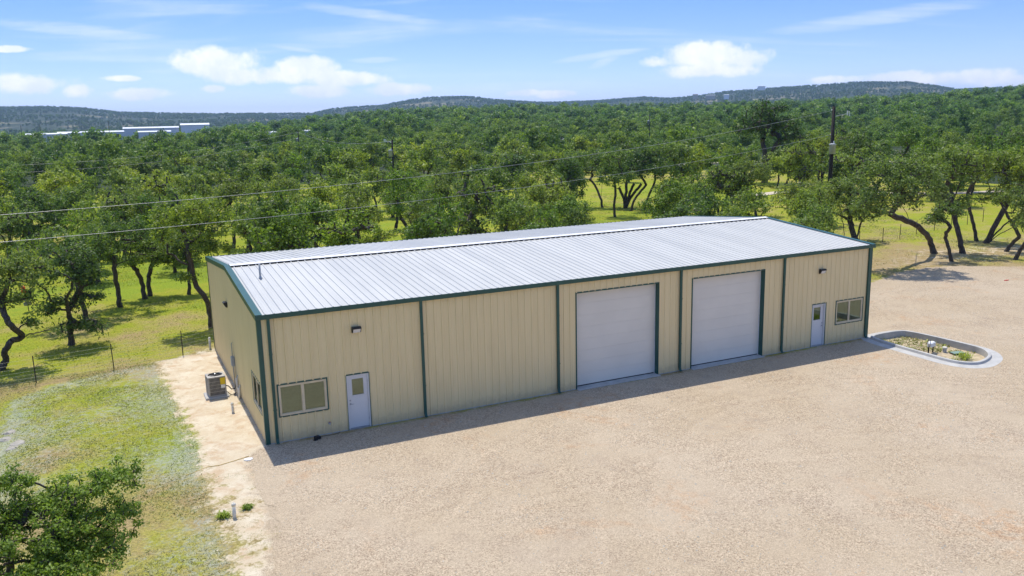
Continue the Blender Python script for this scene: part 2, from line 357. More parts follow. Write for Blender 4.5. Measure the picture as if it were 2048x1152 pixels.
def hill_material():
    m_, N = mat('hill_country'); pos = N.add('ShaderNodeNewGeometry').outputs['Position']
    n1 = N.noise(pos, 0.006, 5.0, 0.6, .3); n2 = N.noise(pos, 0.05, 5.0, 0.65)
    g = N.mix(N.sstep(n2, .35, .65), (0.028, 0.042, 0.026), (0.060, 0.080, 0.036))
    c = N.mix(N.sstep(N.math('ADD', n1, N.math('MULTIPLY', N.math('SUBTRACT', n2, .5), .25)), .54, .64, 0, .8), g, (0.24, 0.21, 0.12))
    p = N.add('ShaderNodeBsdfPrincipled', Base_Color=c, Roughness=0.95); N.set(p, 'Specular IOR Level', 0.1)
    N.add('ShaderNodeOutputMaterial', Surface=p.outputs[0]); return m_
M['wall'] = wall_material(); M['roof'] = roof_material(); M['glass'] = glass_material()
M['green'] = simple('forest_green_trim', (0.016, 0.085, 0.066), 0.38, 0, .1, 2.0)
M['door_white'] = simple('white_door_paint', (0.72, 0.71, 0.68), 0.4, 0, .03, 1.2, spec=.4)
M['ovd_white'] = simple('white_sectional_steel', (0.82, 0.765, 0.65), 0.45, 0, .03, .8, bump=.05, bscale=60)
M['white_trim'] = simple('white_vinyl', (0.78, 0.78, 0.76), 0.5)
M['win_frame'] = simple('tan_vinyl_frame', (0.74, 0.62, 0.41), 0.5)
M['black'] = simple('black_rubber', (0.012, 0.012, 0.012), 0.7)
M['bronze'] = simple('dark_bronze_metal', (0.020, 0.018, 0.016), 0.45)
M['lens'] = simple('frosted_lens', (0.70, 0.69, 0.68), 0.3)
M['concrete'] = simple('concrete', (0.47, 0.46, 0.43), 0.9, 0, .10, 1.6, .2, 60, .2, ((.33, .31, .28), .6))
M['steel'] = simple('galvanised_steel', (0.42, 0.43, 0.45), 0.4, 0.6)
M['grey_paint'] = simple('grey_enamel', (0.40, 0.42, 0.43), 0.45)
M['ac'] = simple('taupe_cabinet', (0.44, 0.41, 0.36), 0.5)
M['ac_dark'] = simple('dark_coil', (0.035, 0.033, 0.03), 0.6)
M['yellow'] = simple('yellow_label', (0.80, 0.56, 0.02), 0.5)
M['pvc'] = simple('white_pvc', (0.72, 0.68, 0.58), 0.45, 0, .06, 4, dirt=((.5, .42, .3), .5))
M['wood'] = simple('creosoted_wood', (0.020, 0.015, 0.012), 0.85, 0, .25, 6)
M['wire'] = simple('aluminium_wire', (0.46, 0.46, 0.45), 0.45, 0.3)
M['post'] = simple('rusty_tpost', (0.045, 0.032, 0.026), 0.8, 0, .2, 8)
M['orange'] = simple('orange_plastic', (0.80, 0.11, 0.015), 0.5)
M['mesh'] = simple('grey_chain', (0.24, 0.25, 0.22), 0.6, 0.3)
M['rock'] = simple('limestone_rock', (0.40, 0.37, 0.31), 0.9, 0, .2, 3, .5, 14, .2)
M['green_lid'] = simple('valve_box_lid', (0.20, 0.30, 0.24), 0.7)
M['far_white'] = simple('far_white_metal', (0.85, 0.85, 0.86), 0.55, 0, .05, .1)
M['far_grey'] = simple('far_grey_metal', (0.70, 0.71, 0.74), 0.55, 0, .05, .1)
M['far_roof'] = simple('far_white_roof', (0.74, 0.75, 0.76), 0.5, 0, .04, .1)
M['house_wall'] = simple('house_stucco', (0.52, 0.45, 0.36), 0.8)
M['house_roof'] = simple('house_roof', (0.34, 0.30, 0.27), 0.8)
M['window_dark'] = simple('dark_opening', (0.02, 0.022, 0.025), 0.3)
M['leaf'] = leaf_material('live_oak_leaves', (0.100, 0.142, 0.036), (0.275, 0.325, 0.088), 0.38)
M['bark'] = bark_material(); M['blade'] = grass_blade_material()
M['ground'] = ground_material(); M['gravel'] = gravel_material(); M['hill'] = hill_material()
M['soil'] = simple('planter_soil', (0.47, 0.38, 0.25), 0.95, 0, .2, 3.5, .5, 30, .15, ((.30, .28, .10), .6))
M['road'] = simple('caliche_road', (0.55, 0.48, 0.38), 0.95, 0, .1, .3)
M['cord'] = simple('yellow_cord', (0.55, 0.38, 0.10), 0.6)
M['red_flag'] = simple('red_marker', (0.6, 0.03, 0.02), 0.6)

# ------------------------------------------------------------------ terrain
def seg_dist(px, py, poly):
    d = np.full(np.shape(px), 1e9)
    for (x0, y0), (x1, y1) in zip(poly[:-1], poly[1:]):
        dx, dy = x1-x0, y1-y0; t = np.clip(((px-x0)*dx+(py-y0)*dy)/(dx*dx+dy*dy), 0, 1)
        d = np.minimum(d, np.hypot(px-x0-t*dx, py-y0-t*dy))
    return d
def inside(px, py, poly):
    r = np.zeros(np.shape(px), bool); n = len(poly)
    for i in range(n):
        x0, y0 = poly[i]; x1, y1 = poly[(i+1) % n]
        if y0 == y1: continue
        c = ((y0 > py) != (y1 > py)) & (px < (x1-x0)*(py-y0)/(y1-y0)+x0); r ^= c
    return r
def sdist(px, py, poly):
    d = seg_dist(px, py, list(poly)+[poly[0]]); return np.where(inside(px, py, poly), d, -d)
GRAVEL = [(-0.25, -0.35), (-0.8, -1.1), (-0.85, -3.2), (-0.75, -5.2), (-1.3, -9.5), (-1.9, -14), (-3.5, -26), (-8, -60), (110, -60), (100, 0), (74, 4.5), (62, 6.2),
          (56, 8.6), (52.5, 11.3), (49.5, 11.9), (46.5, 11.4), (43.2, 10.2), (39, 9.0), (34.5, 8.2), (31.2, 7.6), (31.0, 3.0), (31.0, 0.25), (32.6, 0.2), (33.4, -.1), (33.62, -3.9), (33.5, -4.95), (32.75, -5.75), (31.95, -6.12), (30.9, -6.4), (30.1, -6.1), (29.75, -5.2), (29.77, -3.95), (29.82, -2.0), (29.92, -0.35)]
DIRT = [(-2.85, 13.9), (-2.6, 7.3), (-2.25, 1.8), (-2.4, -3.5), (-2.4, -6.8), (-2.4, -9), (-2.7, -14), (-3.6, -26), (-6, -40), (0.3, -40), (0.3, 15.3), (-0.3, 15.2)]
DIRT_R = [(30.3, 8.4), (35, 9.0), (36, 3.0), (33.5, 0.4), (30.3, 0.2)]
MULCH = [(-9.2, 10.6), (-7.6, 12.4), (-5, 13.6), (-2.9, 13.9), (-2.5, 7.3), (-2.1, 1.8), (-2.3, -3.5), (-2.2, -12), (-9.5, -12), (-9.6, -3)]
PLANTER = [(30.36, -0.55), (30.22, -2.0), (30.17, -3.95), (30.15, -5.1), (30.38, -5.72), (30.95, -5.98), (31.85, -5.72), (32.5, -5.38), (33.08, -4.72), (33.2, -3.95), (33.0, -0.55), (32.5, -0.22), (30.75, -0.22)]
def build_ground():
    xs = np.concatenate([np.arange(-150, -24, 4.0), np.arange(-24, 64, 0.4), np.arange(64, 152, 4.0)])
    ys = np.concatenate([np.arange(-120, -22, 4.0), np.arange(-22, 46, 0.4), np.arange(46, 154, 4.0)])
    X, Y = np.meshgrid(xs, ys, indexing='ij'); r = np.hypot(X, Y)
    Z = 0.10*(fbm(X, Y, 0.13)-0.5)*smooth01((r-4)/30)
    yard = np.maximum(sdist(X, Y, GRAVEL), sdist(X, Y, [(-.6, -.6), (31.1, -.6), (31.1, 15.8), (-.6, 15.8)]))
    yard = np.maximum(yard, sdist(X, Y, DIRT)); Z = Z*smooth01(-yard/3.0)
    bank = smooth01((-X-5.5)/5)*smooth01((11-Y)/5); Z -= 0.45*bank                 # the seeded bank falls away to the left
    lawn = inside(X, Y, MULCH); Z += np.where(lawn, 0.05*(fbm(X, Y, 0.9)-.5), 0)
    Z -= 0.06*smooth01((sdist(X, Y, GRAVEL)-1.3)/0.6)                          # the gravel sheet lies on a sunk bed
    Z -= 0.45*smooth01(sdist(X, Y, PLANTER)/0.3+.6)
    edge = np.maximum(np.abs(X), np.abs(Y-15)); Z = np.where(edge > 118, Z-0.6*smooth01((edge-118)/12), Z)
    n0, n1 = X.shape; idx = np.arange(n0*n1).reshape(n0, n1)
    F = np.stack([idx[:-1, :-1], idx[1:, :-1], idx[1:, 1:], idx[:-1, 1:]], -1).reshape(-1, 4)
    dirt = np.maximum(smooth01(.55+sdist(X, Y, DIRT)/1.9)*(1-.28*smooth01((-1.5-Y)/3)), .8*smooth01(.5+sdist(X, Y, DIRT_R)/1.6)); dirt = np.maximum(dirt, .42*smooth01(1.25-np.hypot((X-60)/11, (Y-14.5)/5)))
    lush = 0.40+0.95*(fbm(X, Y, 0.05)-.5)+.5*(fbm(X, Y, .3)-.5)
    lush = np.where(Y > 13.2, lush+.22*smooth01((Y-13.2)/1.5)*(X < 40), lush)
    lush = np.where(X > 40, lush+0.14-0.34*smooth01((22-Y)/9), lush)
    lush = np.where(inside(X, Y, MULCH), 0.36+.85*(fbm(X+40, Y, .22)-.5)+.12*smooth01((Y-2)/8), lush)
    mm = sdist(X, Y, MULCH); mul = smooth01(.5+mm/1.0)*(0.24+0.55*np.exp(-np.maximum(mm, 0)/1.6)+.55*(fbm(X, Y+11, .28)-.2)-.22*smooth01((1-Y)/6))
    mul = np.maximum(mul, 0.55*smooth01(1-np.hypot((X-67)/7, (Y-19)/4)))
    zone = np.stack([dirt, np.clip(lush, 0, 1), np.clip(mul, 0, 1), np.ones_like(X)], -1).reshape(-1, 4)
    sp = smooth01(.60+sdist(X, Y, GRAVEL)/1.9); spill = np.stack([sp, sp, sp, np.ones_like(sp)], -1).reshape(-1, 4)
    o = link('ground', mesh_np('ground', np.stack([X, Y, Z], -1).reshape(-1, 3), F, M['ground'], True, {'zone': zone, 'spill': spill}))
    tag(o, kind='structure')
build_ground()
def build_gravel():
    """the yard: a sheet with a ragged rim, lying on the ground"""
    rim = []
    pts = GRAVEL+[GRAVEL[0]]
    for i, ((x0, y0), (x1, y1)) in enumerate(zip(pts[:-1], pts[1:])):
        L = math.hypot(x1-x0, y1-y0); straight = i >= len(GRAVEL)-13 or L > 30
        n = max(1, int(L/0.30)) if not straight else 1
        for k in range(n):
            t = k/n; x, y = x0+(x1-x0)*t, y0+(y1-y0)*t; w = 0 if straight else 1
            rim.append((x+w*((float(fbm(x, y, .9, 3))-.5)*.9+(float(vnoise(x+5, y, 2.6))-.5)*.16), y+w*(float(fbm(x+31, y, .9, 3))-.5)*.7))
    me = bpy.data.meshes.new('gravel_yard')
    hole = []
    me.from_pydata([(x, y, 0.008) for x, y in rim], [], [tuple(range(len(rim)))]); me.update(); me.materials.append(M['gravel'])
    o = link('gravel_yard', me); tag(o, kind='structure')
    # single larger stones lying on the yard and thinning out past its rim
    n = 15000; px = rng.uniform(-4, 46, n*2); py = rng.uniform(-24, 10, n*2)
    w = np.clip(.5+sdist(px, py, GRAVEL)/1.3, 0, 1)*(.35+.65*(fbm(px, py, .35) > .5)); keep = (rng.random(n*2) < w)
    keep &= ~((px > -.1) & (px < 30.7) & (py > -.12)) & ~(sdist(px, py, PLANTER) > -.65); px, py = px[keep][:n], py[keep][:n]; n = len(px)
    base = np.array([(1, 0, 0), (-.5, .87, 0), (-.5, -.87, 0), (.2, .1, .75)]); s = rng.uniform(.012, .034, n)*np.where(rng.random(n) < .05, 1.8, 1); a = rng.uniform(0, 6.28, n)
    c, sn = np.cos(a), np.sin(a); V = np.empty((n, 4, 3))
    V[..., 0] = px[:, None]+s[:, None]*(base[:, 0]*c[:, None]-base[:, 1]*sn[:, None]*.8); V[..., 1] = py[:, None]+s[:, None]*(base[:, 0]*sn[:, None]+base[:, 1]*c[:, None]*.8)
    V[..., 2] = 0.009+s[:, None]*base[:, 2]; V += rng.normal(0, .004, V.shape)*np.array([1, 1, .3])
    F = (np.arange(n)*4)[:, None, None]+np.array([(0, 1, 3), (1, 2, 3), (2, 0, 3)])[None]
    so = link('loose_stones', mesh_np('loose_stones', V.reshape(-1, 3), F.reshape(-1, 3), M['rock']))
    tag(so, 'small loose limestone stones scattered over the gravel yard', 'gravel', kind='stuff')
build_gravel()

HZ = lambda u: 261-(45.0/2048)*u
MIDU = np.array([-2500, -600, 0, 250, 430, 560, 700, 800, 1024, 1300, 1500, 1700, 1850, 2048, 2600, 4000])
MIDZ = np.array([12, 2, -1.5, -1.5, -1, 5, 12, 16, 18, 15, 15, 16, 19, 23, 22, 14.])
FARU = np.array([-2500, -700, 0, 60, 130, 190, 260, 400, 480, 640, 690, 780, 830, 870, 920, 960, 1000, 1070, 1110, 1200, 1290, 1340, 1400, 1450, 1560, 1700, 1800, 1850, 1900, 2048, 2700, 4500])
FARV = np.array([215, 222, 218, 216, 214, 216, 222, 224, 223, 222, 212, 207, 197, 192, 190, 191, 196, 200, 201, 198, 191, 194, 189, 182, 175, 167, 167, 173, 180, 176, 190, 200.])
def u_of(th): return 1024+FPX*np.tan(np.clip(th-YAW, -1.25, 1.25))
def terrain_z(r, th):
    """ground height around the site: flat near by, rising woods, then far ridges (th = azimuth from +y)"""
    wrap = (th-YAW+math.pi) % (2*math.pi)-math.pi; u = u_of(YAW+wrap)
    back = smooth01((np.abs(wrap)-1.3)/.9)
    zm = np.interp(u, MIDU, MIDZ)*(1-back)+16*back; zf = 11.5+(HZ(np.clip(u, -1500, 3500))-np.interp(u, FARU, FARV))/FPX*3500-19
    zf = zf*(1-back)+70*back
    x = r*np.sin(th); y = r*np.cos(th)
    z = zm*smooth01((r-170)/850)+np.where(r > 250, 3.0*(fbm(x, y, .006)-.5), 0)
    far = smooth01((r-1500)/2000)
    z = z*(1-.55*smooth01((r-1050)/600))
    zz = z*(1-far)+zf*far+np.where(r > 1500, (fbm(x, y, .004)-.5)*9*far*smooth01(np.abs(r-3500)/900), 0)
    zz = zz-(zz+20)*0.8*smooth01((r-3700)/2500)
    return zz-0.45*(1-smooth01((r-130)/60))
def build_hills():
    th = np.concatenate([np.linspace(YAW-.72, YAW+.72, 620, endpoint=False), np.linspace(YAW+.72, YAW+2*math.pi-.72, 160, endpoint=False)])
    rr = np.concatenate([[30], np.geomspace(90, 1500, 60), np.linspace(1560, 3700, 56), np.geomspace(3800, 9000, 10)])
    TH, RR = np.meshgrid(th, rr, indexing='ij'); Z = terrain_z(RR, TH)
    X = CAM[0]+RR*np.sin(TH); Y = CAM[1]+RR*np.cos(TH)
    Z += np.where(RR > 1800, (vnoise(X, Y, .05)-.4)*4.0, 0)                          # wooded texture of the far ridges
    n0, n1 = X.shape; idx = np.arange(n0*n1).reshape(n0, n1); nx = np.roll(idx, -1, axis=0)
    F = np.stack([idx[:, :-1], idx[:, 1:], nx[:, 1:], nx[:, :-1]], -1).reshape(-1, 4)
    o = link('hills', mesh_np('hills', np.stack([X, Y, Z], -1).reshape(-1, 3), F, M['hill'], True)); tag(o, kind='structure')
build_hills()
def ground_z(x, y):
    r = math.hypot(x-CAM[0], y-CAM[1]); th = math.atan2(x-CAM[0], y-CAM[1])
    if max(abs(x), abs(y-15)) < 122: return 0.0
    return float(terrain_z(np.array(r), np.array(th)))

# ------------------------------------------------------------------ the metal building
L_, W_, H_, RG = 30.48, 15.24, 4.88, 7.62
SL = 1/12.0
wh = empty('metal_warehouse', (0, 0, 0), 0, 'long tan metal warehouse with silver ribbed roof and dark green trim', 'building')
MOD = 0.3048
def profile(a, b, h, cuts=(), minor=0.005):
    """rib profile (s, outward offset) between a and b along the panel run"""
    pts = [(a, None), (b, None)]; k0 = int(a/MOD)-1; k1 = int(b/MOD)+2
    def off(s):
        t = ((s+MOD/2) % MOD)-MOD/2; at = abs(t)
        if at <= .018: return h
        if at < .042: return h*(.042-at)/.024
        q = abs(at-0.102)
        if q <= .010: return minor
        if q < .018: return minor*(.018-q)/.008
        return 0.0
    for k in range(k0, k1):
        for s in (-.042, -.018, .018, .042, .084, .092, .112, .120, MOD-.120, MOD-.112, MOD-.092, MOD-.084):
            p = k*MOD+s
            if a < p < b: pts.append((p, None))
    for c in cuts:
        if a < c < b: pts += [(c-1e-4, None), (c+1e-4, None)]
    pts = sorted(set(p for p, _ in pts)); return [(p, off(p)) for p in pts]
def spans(x, top, holes):
    iv = [(0.0, top)]
    for (x0, x1, z0, z1) in holes:
        if x0 < x < x1:
            new = []
            for a, b in iv:
                if z1 <= a or z0 >= b: new.append((a, b)); continue
                if z0 > a: new.append((a, z0))
                if z1 < b: new.append((z1, b))
            iv = new
    return iv
def wall_panels(name, run, place, topf, holes=(), h=0.030, z_lo=0.03):
    """36-inch ribbed sheets side by side, each its own part; place(s, off, z) -> xyz"""
    cuts = [c for hh in holes for c in hh[:2]]; s = 0.0; i = 0
    while s < run-1e-3:
        e = min(run, s+0.9144); pr = profile(s, e, h, cuts); mb = MB(); lap = 0.0008*(i % 2)
        for (p, o), (q, o2) in zip(pr[:-1], pr[1:]):
            for (a, b) in spans((p+q)/2, 99, holes):
                a2 = max(a, z_lo); tp, tq = min(b, topf(p)), min(b, topf(q))
                mb.quad(place(p, o+lap, a2), place(q, o2+lap, a2), place(q, o2+lap, tq), place(p, o+lap, tp))
        if mb.f: mb.build(name, M['wall'], wh)
        s = e; i += 1
T_ = 0.05
WIN1 = (0.50, 2.36, 0.96, 2.23); DOOR1 = (3.02, 3.99, 0.0, 2.21); OV1 = (13.06, 17.38, 0.0, 4.29); OV2 = (19.15, 23.47, 0.0, 4.29)
DOOR2 = (26.53, 27.51, 0.0, 2.21); WIN2 = (28.15, 30.08, 0.94, 2.21); WIN3 = (0.42, 2.35, 0.98, 2.25)
cut = lambda o: (o[0]+T_*.5, o[1]-T_*.5, (o[2]+T_*.5 if o[2] > 0 else 0), o[3]-T_*.5)
roof_z = lambda y: H_-0.03+min(y, W_-y)*SL
wall_panels('wall_panel', L_, lambda s, o, z: (s, -o, z), lambda s: H_-.02, [cut(o) for o in (WIN1, DOOR1, OV1, OV2, DOOR2, WIN2)])
wall_panels('wall_panel', W_, lambda s, o, z: (-o, s, z), lambda s: roof_z(s)+.01, [cut(WIN3)])
wall_panels('wall_panel', W_, lambda s, o, z: (L_+o, s, z), lambda s: roof_z(s)+.01)
wall_panels('wall_panel', L_, lambda s, o, z: (s, W_+o, z), lambda s: H_-.02)
def roof_panels(front):
    s = 0.0; i = 0
    ov = .10
    while s < L_-1e-3:
        e = min(L_, s+0.9144); mb = MB(); pr = profile(s, e, .034, minor=.005); lap = .001*(i % 2)
        for (p, o), (q, o2) in zip(pr[:-1], pr[1:]):
            if front: y0, y1 = -ov, RG
            else: y0, y1 = RG, W_+ov
            z0 = H_+(y0 if front else W_-y0)*SL; z1 = H_+(y1 if front else W_-y1)*SL
            mb.quad((p, y0, z0+o+lap), (q, y0, z0+o2+lap), (q, y1, z1+o2+lap), (p, y1, z1+o+lap))
        mb.build('roof_panel', M['roof'], wh); s = e; i += 1
roof_panels(True); roof_panels(False)
RZ = H_+RG*SL
# ridge cap with its black foam closures showing between the ribs
mb = MB(); w = .25; t = .004
prof = [(-w, RZ-w*SL+.078), (-.02, RZ+.092), (.02, RZ+.092), (w, RZ-w*SL+.078), (w, RZ-w*SL+.072), (0, RZ+.086), (-w, RZ-w*SL+.072)]
mb.loft([[(x, RG+a, z) for a, z in prof] for x in (0.15, L_-.15)]); cap = mb.build('ridge_cap', M['white_trim'], wh)
for sgn in (-1, 1):
    mb = MB(); y0, y1 = sorted((RG+sgn*.225, RG+sgn*.245))
    for k in range(100): mb.box(max(.16, k*MOD+.045), min(L_-.16, (k+1)*MOD-.045), y0, y1, RZ-.24*SL-.004, RZ-.24*SL+.074)
    mb.build('foam_closure', M['black'], cap)
# rake trim on both gables
for x0, x1 in ((-.075, .17), (L_-.17, L_+.075)):
    for f in (0, 1):
        mb = MB(); ya, yb = (-.16, RG) if f == 0 else (RG, W_+.16); sl = lambda y: H_+min(y, W_-y)*SL
        out = x0 if x0 < 1 else x1
        if x0 < 1: sec = [(x0, -.16), (x0+.022, -.16), (x0+.024, .030), (x1, .040), (x1, .048), (x0, .052)]
        else: sec = [(x1, -.16), (x1, .052), (x0, .048), (x0, .040), (x1-.024, .030), (x1-.022, -.16)]
        mb.loft([[(x, y, sl(y)+dz) for x, dz in sec] for y in (ya, yb)]); mb.build('rake_trim', M['green'], wh)
# eave gutters
for y0, sg in ((0.0, -1), (W_, 1)):
    mb = MB(); a = y0+sg*.033; b = y0+sg*.165
    sec = [(a, H_-.14), (b-sg*.012, H_-.155), (b, H_-.06), (b, H_+.022), (b-sg*.014, H_+.022), (b-sg*.016, H_-.055), (b-sg*.026, H_-.142), (a, H_-.128)]
    if sg > 0: sec = sec[::-1]
    mb.loft([[(x, y, z) for y, z in sec] for x in (-.07, L_+.07)])
    mb.build('gutter', M['green'], wh)
# corner trim
for cx in (0, L_):
    for cy in (0, W_):
        sx = -1 if cx == 0 else 1; sy = -1 if cy == 0 else 1; mb = MB(); e = .036
        P_ = [(cx+sx*e, cy-sy*.13), (cx+sx*e, cy+sy*e), (cx-sx*.13, cy+sy*e), (cx-sx*.13, cy+sy*(e-.004)), (cx+sx*(e-.004), cy+sy*(e-.004)), (cx+sx*(e-.004), cy-sy*.13)]
        if sx*sy < 0: P_ = P_[::-1]
        mb.loft([[(x, y, z) for x, y in P_] for z in (.01, H_-.13)]); mb.build('corner_trim', M['green'], wh)
# concrete slab edge
mb = MB().box(-.012, L_+.012, -.012, W_+.012, -.35, .035); mb.build('foundation', M['concrete'], wh)
# downspouts with kick-out elbows
for i, x in enumerate((.37, 6.14, 12.17, 18.50, 24.60, 30.27)):
    mb = MB(); hw, dp = .052, .075; y0 = -.04
    ring = lambda z, yy, tilt=0: [(x-hw, yy, z), (x+hw, yy, z), (x+hw, yy-dp, z-tilt), (x-hw, yy-dp, z-tilt)]
    mb.loft([ring(H_-.14, y0-.02), ring(H_-.24, y0), ring(.20, y0), ring(.11, y0-.03, .03), ring(.035, y0-.13, -.02)], caps=True)
    d = mb.build('downspout', M['green'], wh)
    for z in (1.3, 3.4):
        MB().box(x-hw-.02, x+hw+.02, y0-dp-.006, y0-dp-.001, z, z+.035).build('strap', M['green'], d)
def opening_trim(o, parent, wall='front', sill=True):
    x0, x1, z0, z1 = o; d0, d1 = .010, .026
    def bx(a, b, c, e):
        mb = MB()
        if wall == 'front': mb.box(a, b, -d1, -d0+.02, c, e)
        else: mb.box(-d1, -d0+.02, a, b, c, e)
        return mb.build('trim', M['green'], parent)
    bx(x0, x0+T_, z0+.012, z1-T_); bx(x1-T_, x1, z0+.012, z1-T_); bx(x0, x1, z1-T_, z1)
    if z0 > .1 and sill: bx(x0+T_, x1-T_, z0, z0+T_)
def window(o, wall='front'):
    x0, x1, z0, z1 = (o[0]+T_, o[1]-T_, o[2]+T_, o[3]-T_)
    f = MB(); fw = .065; y0, y1 = -.014, .07
    def bx(mb, a, b, ya, yb, c, e):
        return mb.box(a, b, ya, yb, c, e) if wall == 'front' else mb.box(ya, yb, a, b, c, e)
    bx(f, x0, x0+fw, y0, y1, z0, z1); bx(f, x1-fw, x1, y0, y1, z0, z1); bx(f, x0+fw, x1-fw, y0+.001, y1, z1-fw, z1); bx(f, x0+fw, x1-fw, y0-.008, y1, z0, z0+fw)
    w_ = f.build('window', M['win_frame'], wh); xm = (x0+x1)/2
    mb = MB(); bx(mb, xm-.035, xm+.035, y0+.004, y1-.01, z0+fw, z1-fw); mb.build('mullion', M['win_frame'], w_)
    sf = .022
    for a, b, yy in ((x0+fw, xm-.035, .030), (xm+.035, x1-fw, .022)):
        mb = MB()
        bx(mb, a, a+sf, yy-.012, yy+.012, z0+fw, z1-fw); bx(mb, b-sf, b, yy-.012, yy+.012, z0+fw, z1-fw)
        bx(mb, a+sf, b-sf, yy-.012, yy+.012, z0+fw, z0+fw+sf); bx(mb, a+sf, b-sf, yy-.012, yy+.012, z1-fw-sf, z1-fw); mb.build('sash', M['win_frame'], w_)
        mb = MB()
        if wall == 'front': mb.quad((a+sf, yy, z0+fw+sf), (b-sf, yy, z0+fw+sf), (b-sf, yy, z1-fw-sf), (a+sf, yy, z1-fw-sf))
        else: mb.quad((yy, b-sf, z0+fw+sf), (yy, a+sf, z0+fw+sf), (yy, a+sf, z1-fw-sf), (yy, b-sf, z1-fw-sf))
        mb.build('pane', M['glass'], w_)
    opening_trim(o, w_, wall)
window(WIN1); window(WIN2); window(WIN3, 'left')
def walk_door(o, hinge_right):
    x0, x1, z0, z1 = o[0]+T_, o[1]-T_, .04, o[3]-T_
    f = MB(); f.box(x0, x0+.05, -.012, .13, .036, z1); f.box(x1-.05, x1, -.012, .13, .036, z1); f.box(x0+.05, x1-.05, -.011, .13, z1-.05, z1)
    d_ = f.build('walk_door', M['door_white'], wh)
    a, b, zt = x0+.053, x1-.053, z1-.055; yl = .035 if hinge_right else .075
    la, lb, l0, l1 = a+.13, b-.13, 1.32, 2.02
    if not hinge_right: la, lb = a+.10, b-.16
    mb = MB(); lf = lambda xa, xb, za, zb: mb.box(xa, xb, yl, yl+.045, za, zb)
    lf(a, la, .06, zt); lf(lb, b, .06, zt); lf(la, lb, .06, l0); lf(la, lb, l1, zt); mb.build('leaf', M['door_white'], d_)
    mb = MB()
    for xa, xb, za, zb in ((la, la+.03, l0, l1), (lb-.03, lb, l0, l1), (la+.03, lb-.03, l0, l0+.03), (la+.03, lb-.03, l1-.03, l1)): mb.box(xa, xb, yl-.012, yl+.02, za, zb)
    mb.build('lite_frame', M['door_white'], d_)
    MB().quad((la+.03, yl+.012, l0+.03), (lb-.03, yl+.012, l0+.03), (lb-.03, yl+.012, l1-.03), (la+.03, yl+.012, l1-.03)).build('pane', M['glass'], d_)
    kx = a+.065 if hinge_right else b-.065; s = 1 if hinge_right else -1
    mb = MB(); mb.tube([(kx, yl, 1.02), (kx, yl-.055, 1.02)], .014); mb.tube([(kx, yl-.055, 1.02), (kx+s*.11, yl-.06, 1.02)], .011)
    mb.tube([(kx, yl, 1.16), (kx, yl-.02, 1.16)], .03, 10); mb.tube([(kx, yl-.001, 1.02), (kx, yl-.008, 1.02)], .033, 10); mb.build('lever_handle', M['steel'], d_)
    hx = b if hinge_right else a
    for z in (.3, 1.05, 1.8): MB().tube([(hx, yl-.008, z), (hx, yl-.008, z+.1)], .009, 6).build('hinge', M['steel'], d_)
    MB().box(x0+.05, x1-.05, -.03, .14, .036, .055).build('threshold', M['steel'], d_)
    opening_trim(o, d_, 'front', False)
walk_door(DOOR1, True); walk_door(DOOR2, False)
def overhead_door(o):
    x0, x1, z1 = o[0]+T_, o[1]-T_, o[3]-T_; dp = .24
    root = MB(); root.box(x0, x0+.012, -.006, dp+.02, .036, z1); root.box(x1-.012, x1, -.006, dp+.02, .036, z1); root.box(x0+.012, x1-.012, -.006, dp+.02, z1-.012, z1)
    r_ = root.build('overhead_door', M['green'], wh); a, b = x0+.014, x1-.014
    n = 8; zb = .075; hh = (z1-.014-zb)/n
    for k in range(n):
        za, zc = zb+k*hh+.0009, zb+(k+1)*hh-.0009
        sec = []
        rings = []
        ys = [(za, dp+.004), (za+.003, dp+.0005), (za+hh*.24, dp), (za+hh*.25, dp+.001), (za+hh*.27, dp+.001), (za+hh*.28, dp), (za+hh*.49, dp), (za+hh*.5, dp+.001), (za+hh*.52, dp+.001), (za+hh*.53, dp), (za+hh*.74, dp), (za+hh*.75, dp+.001), (za+hh*.77, dp+.001), (za+hh*.78, dp), (zc-.003, dp+.0005), (zc, dp+.004), (zc, dp+.045), (za, dp+.045)]
        mb = MB(); mb.loft([[(x, y, z) for z, y in ys] for x in (a, b)]); mb.build('door_section', M['ovd_white'], r_)
    MB().box(a, b, dp+.005, dp+.04, .038, zb+.004).build('bottom_seal', M['black'], r_)
    for xa, xb in ((a, a+.035), (b-.035, b)): MB().box(xa, xb, dp-.022, dp-.002, .038, z1-.014).build('stop_trim', M['white_trim'], r_)
    MB().box(a+.036, b-.036, dp-.022, dp-.002, z1-.05, z1-.014).build('stop_trim', M['white_trim'], r_)
    opening_trim(o, r_, 'front', False)
    MB().box(o[0]+.02, o[1]-.02, -.22, -.013, -.2, .022).build('apron', M['concrete'], r_)
overhead_door(OV1); overhead_door(OV2)
# plumbing vent through the front roof slope
vx, vy = 1.02, 5.05; vz = H_+vy*SL
mb = MB(); mb.lathe([(.10, .0), (.095, .02), (.06, .05), (.05, .10), (.045, .10)], 14, (vx, vy, vz+.002)); fl = mb.build('vent_flashing', M['grey_paint'], wh, True)
MB().lathe([(.042, -.1), (.042, .62), (.034, .62), (.034, .5)], 14, (vx, vy, vz)).build('vent_pipe', M['grey_paint'], fl, True)

